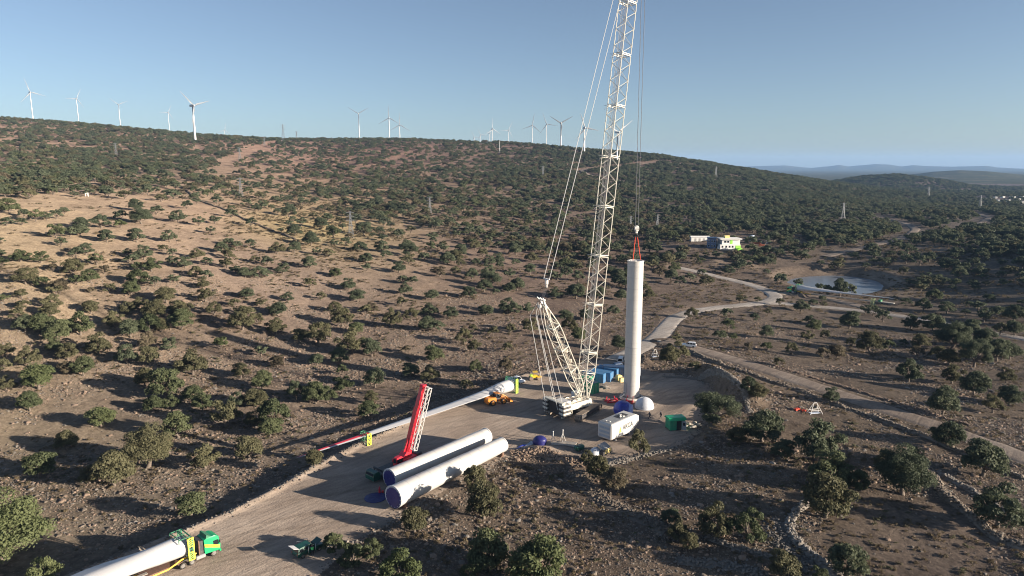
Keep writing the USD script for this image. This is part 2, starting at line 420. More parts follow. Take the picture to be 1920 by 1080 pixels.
# the levelled pad with the road that leads to it, and the cut behind it
PAD = np.array([flat(*p) for p in [(-120,1190),(90,1092),(215,1046),(330,1000),(430,960),(510,920),(600,868),(680,828),(760,793),(855,757),(935,722),(985,702),(1050,690),(1105,682),
    (1140,670),(1185,688),(1215,695),(1245,700),(1290,704),(1325,722),(1350,748),(1322,768),(1325,790),(1310,812),(1285,832),(1235,846),(1180,862),(1130,872),(1085,868),(1045,852),(990,846),
    (955,858),(900,885),(830,920),(770,955),(735,980),(690,1003),(640,1040),(590,1085),(470,1190)]])
ROADS = {  # centre line, half width, height above the natural ground, piece of the setting
 'gravel_road': ([(1080,712),(1110,694),(1150,676),(1200,653),(1237,630),(1252,610),(1266,594),(1297,583),(1345,576),(1400,571),(1440,566),(1458,556),(1440,545),(1405,533),(1360,522),(1310,510),(1270,500)], 3.7),
 'gravel_road_001': ([(1400,571),(1450,567),(1510,573),(1570,578),(1640,586),(1735,600),(1800,613),(1870,626),(1960,642)], 3.0),
 'haul_track': ([(1445,552),(1490,548),(1530,555),(1580,566),(1640,581),(1700,594)], 3.2),
 'dirt_road': ([(1246,640),(1275,645),(1310,655),(1370,672),(1450,697),(1530,724),(1600,748),(1700,779),(1800,812),(1900,850),(2000,890)], 3.4),
 'far_track': ([(1545,482),(1620,465),(1680,450),(1708,440),(1718,430),(1705,421),(1670,412),(1640,407)], 3.5),
 'far_track_001': ([(1740,436),(1800,428),(1840,418),(1856,408),(1830,400),(1800,396)], 3.0),
 'ridge_track': ([(1245,304),(1205,308),(1160,311),(1110,316),(1090,320),(1100,327),(1125,334),(1165,340),(1230,343)], 3.6),
}
LINES = {k: (smooth_line(on_base(p)), w) for k, (p, w) in ROADS.items()}
LINES = {k: (np.column_stack([l, gaussian_filter(base_z(l[:, 0], l[:, 1]), 6, mode='nearest')]), w) for k, (l, w) in LINES.items()}
POND = np.array([flat(u, v, -6.9) for u, v in [(1476,529),(1486,523),(1510,519),(1560,516.5),(1610,520),(1645,528),(1657,537),(1650,545),(1628,550),(1595,552),(1560,549),(1520,541),(1490,535)]])
from shapely.geometry import Polygon as _P
POND = smooth_line(np.vstack([POND, POND[:1]]), 1.0, 3.0)[:-1]
POND_Z = -6.9

def mound(x, y, c, r, h, rot=0.0, ratio=1.0):
    dx, dy = x - c[0], y - c[1]
    ca, sa = math.cos(rot), math.sin(rot)
    a, b = (ca * dx + sa * dy) / r, (-sa * dx + ca * dy) / (r * ratio)
    return h * np.exp(-(a * a + b * b))

BANK = smooth_line(np.array([flat(u, v, 2.0) for u, v in [(1196,676),(1230,690),(1262,693),(1300,694),(1335,700),(1362,716),(1385,738),(1402,752)]]), 0.7, 2.0)
LEFT_EDGE = smooth_line(PAD[1:14] + np.array([.5, -.4]), .4, 2.0)
HEAPS = [(flat(1205, 690), 2.6, 1.9, .3, .6), (flat(1012, 846), 4.2, 1.0, 0.0, .5), (flat(1062, 868), 3.5, .8, .2, .5), (flat(1345, 505, -4), 9.0, 3.2, .0, .7), (flat(1400, 508, -4.5), 8.0, 2.5, .3, .6),
         (flat(1500, 556, -6), 4.0, 1.6, .4, .5), (flat(1215, 752), 3.2, 0.4, 0, .6), (flat(1125, 728), 4.5, .5, .5, .4), (flat(1255, 738), 7.5, 1.0, .1, .6), (flat(1290, 765), 5.0, .7, .6, .5), (flat(1225, 722), 4.0, .8, .2, .6)]

FAR_RANGES = ((2750, [(1480, 352), (1560, 343), (1620, 334), (1680, 331), (1740, 337), (1800, 347), (1850, 356), (1900, 362)], 0.13),
    (6000, [(1600, 350), (1660, 337), (1700, 329), (1750, 322), (1800, 319), (1850, 321), (1900, 326), (1960, 332), (2060, 345)], 0.2),
    (4700, [(1800, 362), (1850, 350), (1900, 343), (1960, 340), (2050, 345)], 0.12),
    (11000, [(1440, 335), (1500, 331), (1560, 326), (1600, 330), (1640, 325), (1660, 327), (1720, 331), (1800, 330)], 0.16),
    (18000, [(1250, 322), (1330, 316), (1400, 312), (1440, 311), (1470, 310), (1500, 313), (1520, 315), (1560, 311), (1573, 309), (1590, 312), (1625, 309), (1640, 307.5), (1665, 308.5), (1690, 312), (1712, 309.5), (1730, 311), (1780, 312.5), (1850, 311), (1870, 314), (1930, 317), (2100, 318)], 0.12))
def far_lift(x, y):
    """Far chains of hills: skyline points (u, v) seen at a distance, falling away on both sides."""
    a_, r_ = np.arctan2(x, y), np.hypot(x, y)
    out = np.zeros(np.shape(x))
    q = np.stack([a_ * 60, np.log(r_) * 40, np.zeros_like(a_)], -1)
    n_ = meshkit.fbm(q, 4, 17) - .5
    for D, pts, width in FAR_RANGES:
        az = np.array([float(ray(u, 320)[0]) for u, _ in pts]); top = np.array([CAM_H + float(ray(u, v)[1]) * D for u, v in pts])
        k = np.exp(-((np.log(r_) - math.log(D)) / width) ** 2)
        out = np.maximum(out, np.interp(a_, az, top + 25, left=0, right=0) * k * (1 + .25 * n_ * (k < .93)))
    return out

def ground(x, y, bumps=True, carve=True):
    x, y = np.asarray(x, float), np.asarray(y, float)
    z = base_z(x, y)
    D = np.hypot(x, y)
    wild = np.ones(x.shape)
    near = D < 420
    # bank round the cut
    m = near & (x > 20)
    if m.any():
        d, _ = line_distance(x[m], y[m], BANK, 12)
        z[m] = z[m] + 3.4 * np.exp(-(np.minimum(d, 50) / 3.0) ** 2)
    dp = np.full(x.shape, 1e3)
    if near.any():
        dp[near] = polygon_distance(x[near], y[near], PAD)
    k = 1 - step(0.0, 3.2, dp)
    z = z * (1 - k) + k * 0.0
    m = near & (x < 30)
    if m.any():                                    # windrow of pushed-up spoil along the left edge
        d, i_ = line_distance(x[m], y[m], LEFT_EDGE, 5)
        z[m] += .42 * np.exp(-(np.minimum(d, 50) / .75) ** 2) * (.4 + meshkit.fbm(np.stack([x[m] / 3, y[m] / 3, 0 * x[m]], -1), 2, 12))
    wild *= step(-0.5, 3.0, dp)
    for name, (line, w) in LINES.items():
        d, i = line_distance(x, y, line, w + 8)
        d = np.minimum(d, 1e3)
        k = (1 - step(w, w + 3.5, d)) * step(-1.0, 1.0, dp)
        z = z * (1 - k) + k * (line[i, 2] - (0.25 if carve else 0.0) * (1 - step(w - 0.8, w + 0.1, d)))
        wild *= step(w - 0.5, w + 3, d)
    ponds = (D > 280) & (D < 480) & (x > 90)
    if ponds.any():
        d = polygon_distance(x[ponds], y[ponds], POND)
        zz = z[ponds]
        bank = POND_Z + 0.9 * step(0, 6, d) + np.where(d < 0, np.maximum(d * 0.35, -2.0), 0)
        kk = 1 - step(3, 12, d)
        z[ponds] = zz * (1 - kk) + kk * bank
        z[ponds] += .5 * np.exp(-((d - 11) / 3.5) ** 2)
        wild[ponds] *= step(2, 12, d)
    for c, r, h, rot, ratio in HEAPS:
        z = z + mound(x, y, c, r, h, rot, ratio)
    m = D > 2100
    if m.any():
        z[m] = np.maximum(z[m], -25 + far_lift(x[m], y[m]))
    if bumps:
        p = np.stack([x, y, np.zeros_like(x)], -1)
        z = z + wild * (1.1 * (meshkit.fbm(p / 38.0, 3, 5) - .5) + 0.55 * (meshkit.fbm(p / 7.0, 3, 9) - .5) * (D < 900) + step(900, 1500, D) * 9 * (meshkit.fbm(p / 160.0, 3, 2) - .5))
        z = z + (1 - wild) * 0.10 * (meshkit.fbm(p / 2.5, 2, 4) - .5)
    return z

GZ_A, GZ_L = np.meshgrid(np.linspace(AZ0, AZ1, 1000), np.linspace(math.log(60), math.log(4000), 1500), indexing='ij')
GZ = ground(np.exp(GZ_L) * np.sin(GZ_A), np.exp(GZ_L) * np.cos(GZ_A), carve=False)
def gz(x, y):
    """The finished ground's height, quickly."""
    x, y = np.asarray(x, float), np.asarray(y, float)
    i = np.clip((np.arctan2(x, y) - AZ0) / (AZ1 - AZ0) * 999, 0, 999)
    j = np.clip((np.log(np.maximum(np.hypot(x, y), 1)) - math.log(60)) / (math.log(4000) - math.log(60)) * 1499, 0, 1499)
    return map_coordinates(GZ, [np.atleast_1d(i).ravel(), np.atleast_1d(j).ravel()], order=1, mode='nearest').reshape(np.shape(x))
def at(u, v):
    p = meet(u, v, gz)
    return np.array([p[0], p[1], float(gz(p[0], p[1]))])

# ------------------------------------------------------------------ soils
SOIL = [  # (u, v, colour): tone of the bare ground, surveyed
 (100,380,(.30,.225,.155)),(60,450,(.31,.235,.155)),(300,370,(.285,.205,.145)),(250,440,(.285,.21,.15)),(420,400,(.27,.19,.14)),(100,520,(.27,.205,.14)),(300,560,(.25,.185,.135)),(560,430,(.36,.28,.135)),
 (480,460,(.245,.18,.135)),(600,500,(.235,.175,.135)),(400,600,(.23,.172,.13)),(150,700,(.225,.172,.128)),(300,800,(.20,.158,.12)),(60,880,(.215,.17,.12)),(200,950,(.19,.152,.116)),(500,700,(.20,.15,.115)),
 (700,600,(.195,.145,.112)),(900,560,(.195,.142,.11)),(800,700,(.18,.135,.105)),(600,800,(.195,.15,.118)),(800,450,(.22,.16,.12)),(1000,450,(.20,.14,.11)),(1080,600,(.17,.125,.10)),
 (500,280,(.27,.175,.13)),(600,310,(.25,.16,.12)),(700,280,(.22,.13,.10)),(850,290,(.18,.12,.095)),(100,270,(.22,.15,.11)),(40,320,(.24,.165,.125)),(300,310,(.2,.15,.11)),(1000,330,(.17,.13,.10)),(1150,300,(.24,.165,.13)),
 (1200,430,(.19,.14,.115)),(1400,380,(.17,.135,.11)),(1700,360,(.17,.125,.11)),(1600,440,(.19,.15,.12)),(1850,450,(.19,.15,.12)),(1850,380,(.19,.15,.13)),
 (1350,620,(.185,.142,.11)),(1500,650,(.18,.138,.105)),(1700,680,(.17,.13,.10)),(1850,750,(.18,.138,.105)),(1600,520,(.20,.155,.12)),(1450,510,(.20,.15,.115)),(1350,500,(.21,.16,.125)),(1750,540,(.19,.15,.115)),
 (1450,770,(.18,.135,.102)),(1650,820,(.18,.138,.10)),(1700,1000,(.185,.14,.11)),(1850,980,(.18,.135,.105)),(1300,880,(.175,.135,.10)),(1200,950,(.165,.125,.095)),(1350,980,(.165,.125,.09)),(1000,920,(.155,.118,.09)),(1050,1010,(.16,.12,.092)),(850,960,(.155,.12,.092)),(1200,1050,(.17,.128,.095)),
]
_sp = np.array([(*(lambda a: (float(a[0]) * 2.2, float(np.log(np.hypot(*on_base([(u, v)])[0])))))(ray(u, v)), *c) for u, v, c in SOIL])
_soil = gaussian_filter(RBFInterpolator(_sp[:, :2], _sp[:, 2:], kernel='linear', neighbors=30)(np.stack([_ga.ravel() * 2.2, _gl.ravel()], 1)).reshape(NA, NL, 3), (3, 3, 0), mode='nearest')
_soil = np.clip(_soil * [.83, .87, .91], .06, .42)
def soil(x, y):
    return np.stack([bearing_lookup(_soil[..., k], x, y) for k in range(3)], -1)

M['soil'] = usdkit.material(stage, '/World/Looks/soil', {
    'g': ('geometry', {}), 'c': ('attribute', {'attribute': 'soil'}),
    'n1': ('noise_texture', {'scale': 0.045, 'detail': 6.0, 'roughness': 0.62, 'distortion': 0.6}),
    'r1': ('rgb_ramp', {'ramp': [(0.28, (0.66, 0.63, 0.62)), (0.5, (1.0, 0.99, 0.98)), (0.74, (1.30, 1.27, 1.2))]}),
    'n2': ('noise_texture', {'scale': 0.55, 'detail': 7.0, 'roughness': 0.7}),
    'r2': ('rgb_ramp', {'ramp': [(0.30, (0.62, 0.60, 0.57)), (0.5, (1.0, 1.0, 1.0)), (0.70, (1.34, 1.32, 1.28))]}),
    'v': ('voronoi_texture', {'scale': 1.5, 'randomness': 1.0}), 'r3': ('rgb_ramp', {'ramp': [(0.10, (1.28, 1.24, 1.16)), (0.34, (1.0, 1.0, 1.0)), (0.75, (0.80, 0.79, 0.78))]}),
    'm1': ('mix_color', {'blend_type': 'multiply', 'fac': 1.0, 'use_clamp': False}), 'm2': ('mix_color', {'blend_type': 'multiply', 'fac': 1.0}), 'm3': ('mix_color', {'blend_type': 'multiply', 'fac': 0.8}),
    'nb': ('noise_texture', {'scale': 1.6, 'detail': 8.0, 'roughness': 0.72}), 'b': ('bump', {'strength': 0.9, 'distance': 0.35}),
    'p': ('principled_bsdf', {'roughness': 0.95, 'specular_ior_level': 0.1, 'diffuse_roughness': 0.6})},
    [('g.position', 'n1.vector'), ('n1.fac', 'r1.fac'), ('g.position', 'n2.vector'), ('n2.fac', 'r2.fac'), ('g.position', 'v.vector'), ('v.distance', 'r3.fac'),
     ('c.color', 'm1.a'), ('r1.color', 'm1.b'), ('m1.result', 'm2.a'), ('r2.color', 'm2.b'), ('m2.result', 'm3.a'), ('r3.color', 'm3.b'), ('m3.result', 'p.base_color'),
     ('g.position', 'nb.vector'), ('nb.fac', 'b.height'), ('b.normal', 'p.normal')], surface='p.BSDF')

def gravel_material(name, a, b, c):
    """Graded gravel with wheel tracks running along the pad and patches of damp and dust."""
    M[name] = usdkit.material(stage, '/World/Looks/' + name, {
        'g': ('geometry', {}), 'mp': ('mapping', {'mapping_type': 'texture', 'rotation': (0, 0, math.radians(50)), 'scale': (11.0, 0.75, 1.0)}),
        'n1': ('noise_texture', {'scale': 0.07, 'detail': 6.0, 'roughness': 0.6}), 'n2': ('noise_texture', {'scale': 0.8, 'detail': 5.0, 'roughness': 0.6}),
        'mp2': ('mapping', {'mapping_type': 'texture', 'rotation': (0, 0, math.radians(22)), 'scale': (16.0, 1.1, 1.0)}), 'n4': ('noise_texture', {'scale': 0.7, 'detail': 3.0, 'roughness': 0.5, 'distortion': 0.8}), 'r4': ('rgb_ramp', {'ramp': [(0.36, (0.80, 0.79, 0.78)), (0.47, (1.0, 1.0, 1.0)), (0.62, (1.0, 1.0, 1.0)), (0.7, (1.14, 1.13, 1.11))]}), 'm4': ('mix_color', {'blend_type': 'multiply', 'fac': 0.85}),
        'n3': ('noise_texture', {'scale': 2.6, 'detail': 6.0, 'roughness': 0.75}),
        'r1': ('rgb_ramp', {'ramp': [(0.30, a), (0.52, b), (0.72, c)]}),
        'r2': ('rgb_ramp', {'ramp': [(0.30, (0.74, 0.73, 0.72)), (0.5, (1.0, 1.0, 1.0)), (0.70, (1.16, 1.15, 1.13))]}),
        'r3': ('rgb_ramp', {'ramp': [(0.3, (0.76, 0.76, 0.76)), (0.7, (1.2, 1.2, 1.2))]}),
        'm1': ('mix_color', {'blend_type': 'multiply', 'fac': 0.75}), 'm2': ('mix_color', {'blend_type': 'multiply', 'fac': 0.9}),
        'add': ('math', {'math_type': 'multiply_add', 'value2': 1.3}),
        'b': ('bump', {'strength': 0.7, 'distance': 0.16}), 'p': ('principled_bsdf', {'roughness': 0.95, 'specular_ior_level': 0.1, 'diffuse_roughness': 0.5})},
        [('g.position', 'n1.vector'), ('n1.fac', 'r1.fac'), ('g.position', 'mp.vector'), ('mp.vector', 'n2.vector'), ('n2.fac', 'r2.fac'), ('g.position', 'n3.vector'), ('n3.fac', 'r3.fac'),
         ('r1.color', 'm1.a'), ('r2.color', 'm1.b'), ('m1.result', 'm2.a'), ('r3.color', 'm2.b'), ('g.position', 'mp2.vector'), ('mp2.vector', 'n4.vector'), ('n4.fac', 'r4.fac'), ('m2.result', 'm4.a'), ('r4.color', 'm4.b'), ('m4.result', 'p.base_color'),
         ('n2.fac', 'add.value1'), ('n3.fac', 'add.value3'), ('add.value', 'b.height'), ('b.normal', 'p.normal')], surface='p.BSDF')
gravel_material('gravel_pad', (.235, .188, .152), (.31, .252, .205), (.37, .31, .258))
gravel_material('gravel_pale', (.28, .25, .222), (.36, .325, .292), (.42, .385, .345))
gravel_material('gravel_brown', (.21, .168, .135), (.27, .22, .18), (.32, .27, .225))

# one sheet of ground out to the horizon: fine where the photograph looks, coarse elsewhere; the same sheet's faces on the pad are the pad
A = np.concatenate([np.radians(np.arange(-180, -46, 3.0)), np.radians(np.arange(-46, 46, 0.15)), np.radians(np.arange(46, 180.1, 3.0))])
R = np.concatenate([[0.5, 20, 40, 60, 72], np.exp(np.arange(math.log(80), math.log(330), 0.0048)), np.exp(np.arange(math.log(330), math.log(4000), 0.0075)), np.exp(np.linspace(math.log(4030), math.log(22500), 110))])
AA, RR = np.meshgrid(A, R, indexing='ij')
GX, GY = RR * np.sin(AA), RR * np.cos(AA)
far = RR > 4000
GZM = np.full(GX.shape, -25.0)
GZM[~far] = ground(GX[~far], GY[~far])
GZM[far] += far_lift(GX[far], GY[far])
na, nr = GX.shape
idx = np.arange(na * nr).reshape(na, nr)
quads = np.stack([idx[:-1, :-1], idx[1:, :-1], idx[1:, 1:], idx[:-1, 1:]], -1).reshape(-1, 4)
V = np.stack([GX, GY, GZM], -1).reshape(-1, 3)
SOILV = soil(GX, GY).reshape(-1, 3)
fc = V[quads].mean(1)
fD = np.hypot(fc[:, 0], fc[:, 1])
is_pad = np.zeros(len(quads), bool)
nb = fD < 260
wob = 1.2 * (meshkit.fbm(np.stack([fc[nb, 0] / 2.2, fc[nb, 1] / 2.2, 0 * fc[nb, 0]], -1), 3, 7) - .5)
is_pad[nb] = polygon_distance(fc[nb, 0], fc[nb, 1], PAD) + wob < 0.1
def sheet(name, sel, m, soilv=True):
    q = quads[sel]
    used, inv = np.unique(q, return_inverse=True)
    q = inv.reshape(q.shape)
    p = put('/World', name, (V[used], np.vstack([q[:, [0, 2, 1]], q[:, [0, 3, 2]]])), m, smooth=True)
    tag(stage.GetPrimAtPath(p), kind='structure')
    if soilv:
        UsdGeom.PrimvarsAPI(stage.GetPrimAtPath(p)).CreatePrimvar('soil', Sdf.ValueTypeNames.Color3fArray, 'vertex').Set(Vt.Vec3fArray.FromNumpy(SOILV[used].astype(np.float32)))
    return p
sheet('terrain', ~is_pad & (fD < 4000), 'soil')
sheet('gravel_pad', is_pad, 'gravel_pad', False)
M['far_woods'] = usdkit.material(stage, '/World/Looks/far_woods', {
    'g': ('geometry', {}), 'n': ('noise_texture', {'scale': 0.006, 'detail': 8.0, 'roughness': 0.7}),
    'r': ('rgb_ramp', {'ramp': [(0.35, (.05, .058, .036)), (0.55, (.08, .08, .05)), (0.72, (.17, .135, .10))]}), 'p': ('principled_bsdf', {'roughness': 1.0, 'specular_ior_level': 0.0})},
    [('g.position', 'n.vector'), ('n.fac', 'r.fac'), ('r.color', 'p.base_color')], surface='p.BSDF')
sheet('wooded_hill', (fD >= 4000) & (fD < 8800), 'far_woods', False)
sheet('mountains', fD >= 8800, 'far_woods', False)

def ribbon(name, line, w, m, lift=0.06, rag=0.5):
    t = np.gradient(line[:, :2], axis=0)
    t /= np.linalg.norm(t, axis=1, keepdims=True)
    nrm = np.stack([-t[:, 1], t[:, 0]], 1)
    k = np.linspace(-1, 1, 9)
    i = np.arange(len(line))
    jag = [rag * (meshkit.fbm(np.stack([line[:, 0] / 4, line[:, 1] / 4, np.full(len(line), s)], -1), 3, 3) - .5) * 2 for s in (0., 9.)]
    half = w + np.where(k[None, :] < 0, jag[0][:, None], jag[1][:, None])
    p = line[:, None, :2] + nrm[:, None] * (half * k[None])[..., None]
    z = line[:, 2][:, None] + lift + 0.08 * (1 - np.abs(k)[None] ** 2) - 0.22 * (np.abs(k)[None] > .99) + 0.06 * (meshkit.fbm(np.stack([p[..., 0] / 2, p[..., 1] / 2, 0 * p[..., 0]], -1), 2, 6) - .5)
    v = np.concatenate([p, z[..., None]], -1).reshape(-1, 3)
    n = len(k)
    g = np.arange(len(v)).reshape(len(line), n)
    q = np.stack([g[:-1, :-1], g[:-1, 1:], g[1:, 1:], g[1:, :-1]], -1).reshape(-1, 4)
    f = np.vstack([q[:, [0, 1, 2]], q[:, [0, 2, 3]]])
    if np.cross(v[f[0, 1]] - v[f[0, 0]], v[f[0, 2]] - v[f[0, 0]])[2] < 0:
        f = f[:, ::-1]
    tag(stage.GetPrimAtPath(put('/World', name, (v, f), m, smooth=True)), kind='structure')
for rn, rl, m in (('gravel_road', .06, 'gravel_pale'), ('gravel_road_001', .12, 'gravel_pale'), ('haul_track', .16, 'gravel_brown'), ('dirt_road', .06, 'gravel_brown'), ('far_track', .25, 'gravel_brown'), ('far_track_001', .3, 'gravel_brown'), ('ridge_track', .8, 'gravel_brown')):
    COUNT.setdefault('/World/' + rn, 0)
    line, w = LINES[rn]
    if rn == 'gravel_road':
        line = line[polygon_distance(line[:, 0], line[:, 1], PAD) > -1.0]
    ribbon(rn, line, w, m, rl)
# pond water
M['pond_water'] = usdkit.material(stage, '/World/Looks/pond_water', {
    'g': ('geometry', {}), 'n': ('noise_texture', {'scale': 0.9, 'detail': 3.0}), 'b': ('bump', {'strength': 0.15, 'distance': 0.06}),
    'p': ('principled_bsdf', {'base_color': (.15, .175, .205), 'roughness': 0.27, 'ior': 1.33})},
    [('g.position', 'n.vector'), ('n.fac', 'b.height'), ('b.normal', 'p.normal')], surface='p.BSDF')
_c = POND.mean(0)
_o = _c + (POND - _c) * 1.06
_n = len(_o)
tag(stage.GetPrimAtPath(put('/World', 'pond_water', (np.vstack([np.column_stack([_o, np.full(_n, POND_Z)]), [[*_c, POND_Z]]]), np.array([[_n, i, (i + 1) % _n] if np.cross(_o[0] - _c, _o[1] - _c) > 0 else [_n, (i + 1) % _n, i] for i in range(_n)])), 'pond_water')), kind='structure')
# ------------------------------------------------------------------ trees
rng = np.random.default_rng(11)

def leaf_cloud(r, centres, radii, per, size, squash=0.8):
    """Many small bent leaf sprays spread over and through the given clumps."""
    out_v, out_f, n = [], [], 0
    for c, q in zip(centres, radii):
        d = r.normal(size=(per, 3)); d /= np.linalg.norm(d, axis=1, keepdims=True)
        d[:, 2] = np.where(d[:, 2] < -0.45, -d[:, 2], d[:, 2])
        p = c + d * (q * (0.55 + 0.5 * r.random((per, 1)))) * [1, 1, squash]
        nrm = d + r.normal(size=(per, 3)) * 0.55; nrm /= np.linalg.norm(nrm, axis=1, keepdims=True)
        a = np.cross(nrm, r.normal(size=(per, 3))); a /= np.linalg.norm(a, axis=1, keepdims=True)
        b = np.cross(nrm, a)
        s = size * (0.6 + 0.8 * r.random((per, 1)))
        quad = np.stack([p - a * s, p - b * s * .62 + nrm * s * .2, p + a * s, p + b * s * .62 + nrm * s * .2], 1)
        out_v.append(quad.reshape(-1, 3))
        k = n + np.arange(per)[:, None] * 4
        out_f += [np.hstack([k, k + 1, k + 2]), np.hstack([k, k + 2, k + 3])]
        n += per * 4
    return np.vstack(out_v), np.vstack(out_f)

def make_tree(seed, lean=0.0, flat_top=0.8, clumps=20, per=95, size=0.20, spread=1.0, open_=0.0, wood=True):
    """Unit oak: about 6 m wide and 5 m high. A short forked trunk under a broad broken crown."""
    r = np.random.default_rng(seed)
    W, H = 3.0 * spread, 4.9
    cs, rs = [], []
    for i in range(clumps):
        a = i * 2.399 + r.random() * 0.8
        k = math.sqrt((i + 0.4) / clumps)
        rad = W * 0.80 * k * (0.8 + 0.3 * r.random())
        top = H * (0.86 - 0.34 * flat_top * k ** 2.2)
        z = top - r.random() ** 1.4 * H * 0.42 * (0.5 + 0.5 * k)
        cs.append([rad * math.cos(a) + lean * z * .3, rad * math.sin(a) * (0.82 + .2 * r.random()), max(z, 1.55)])
        rs.append((0.86 + 0.42 * r.random()) * (1.0 - 0.22 * k) * (1 - .15 * open_))
    cs, rs = np.array(cs), np.array(rs)
    if wood and per > 50:                                            # a skirt of lower clumps round the rim
        a = np.arange(11) * .571 + r.uniform(-.25, .25, 11)
        rr_ = W * r.uniform(.45, .74, 11)
        skirt = np.stack([rr_ * np.cos(a), rr_ * np.sin(a), r.uniform(1.25, 2.3, 11)], 1)
        cs, rs = np.vstack([cs, skirt]), np.concatenate([rs, r.uniform(.65, .95, 11)])
        clumps += 11
    drop = r.random(clumps) > 0.08 + 0.2 * open_
    crown = leaf_cloud(r, cs[drop], rs[drop], per, size)
    mb = MB()
    if wood:
        fork = np.array([lean * .5 + .15 * r.normal(), .15 * r.normal(), 0.75 + .3 * r.random()])
        mb.path([[0, 0, -.4], [0.02, 0, .05], fork * [.5, .5, .5], fork], [.34, .27, .21, .19], 7)
        for j in np.linspace(0, clumps - 1, 8).astype(int):
            q = cs[j]
            mid = fork * .45 + q * .55 + [0, 0, -.25] + r.normal(size=3) * .15
            mb.path([fork - [0, 0, .12], mid, q], [.13, .075, .02], 5)
    v = crown[0]
    k = np.array([6.0 / np.ptp(np.percentile(v[:, 0], [1, 99])), 6.0 / np.ptp(np.percentile(v[:, 1], [1, 99])), 4.9 / np.percentile(v[:, 2], 99.5)])
    crown = (v * k, crown[1])
    if wood:
        wv, wf = mb.mesh()
        return crown, (wv * k, wf)
    return crown, None

KINDS = {  # tone of the foliage: material, word in the labels
 'o': ('leaf_olive', 'olive'), 'g': ('leaf_green', 'green'), 'd': ('leaf_dark', 'dark green'), 'y': ('leaf_bright', 'bright green'), 'b': ('leaf_brown', 'brownish')}
FORMS = [make_tree(s, lean, ft, cl, 170, .165, sp, op) for s, lean, ft, cl, sp, op in
         ((1, .0, .8, 20, 1.0, .0), (2, .25, .9, 18, 1.05, .6), (3, -.2, .6, 22, .95, .2), (4, .1, 1.0, 17, 1.1, .9), (5, -.1, .5, 24, .9, .0), (6, .2, .75, 19, 1.0, .5), (7, .5, .65, 12, 1.0, 1.0), (8, -.4, .95, 26, 1.1, 1.0))]
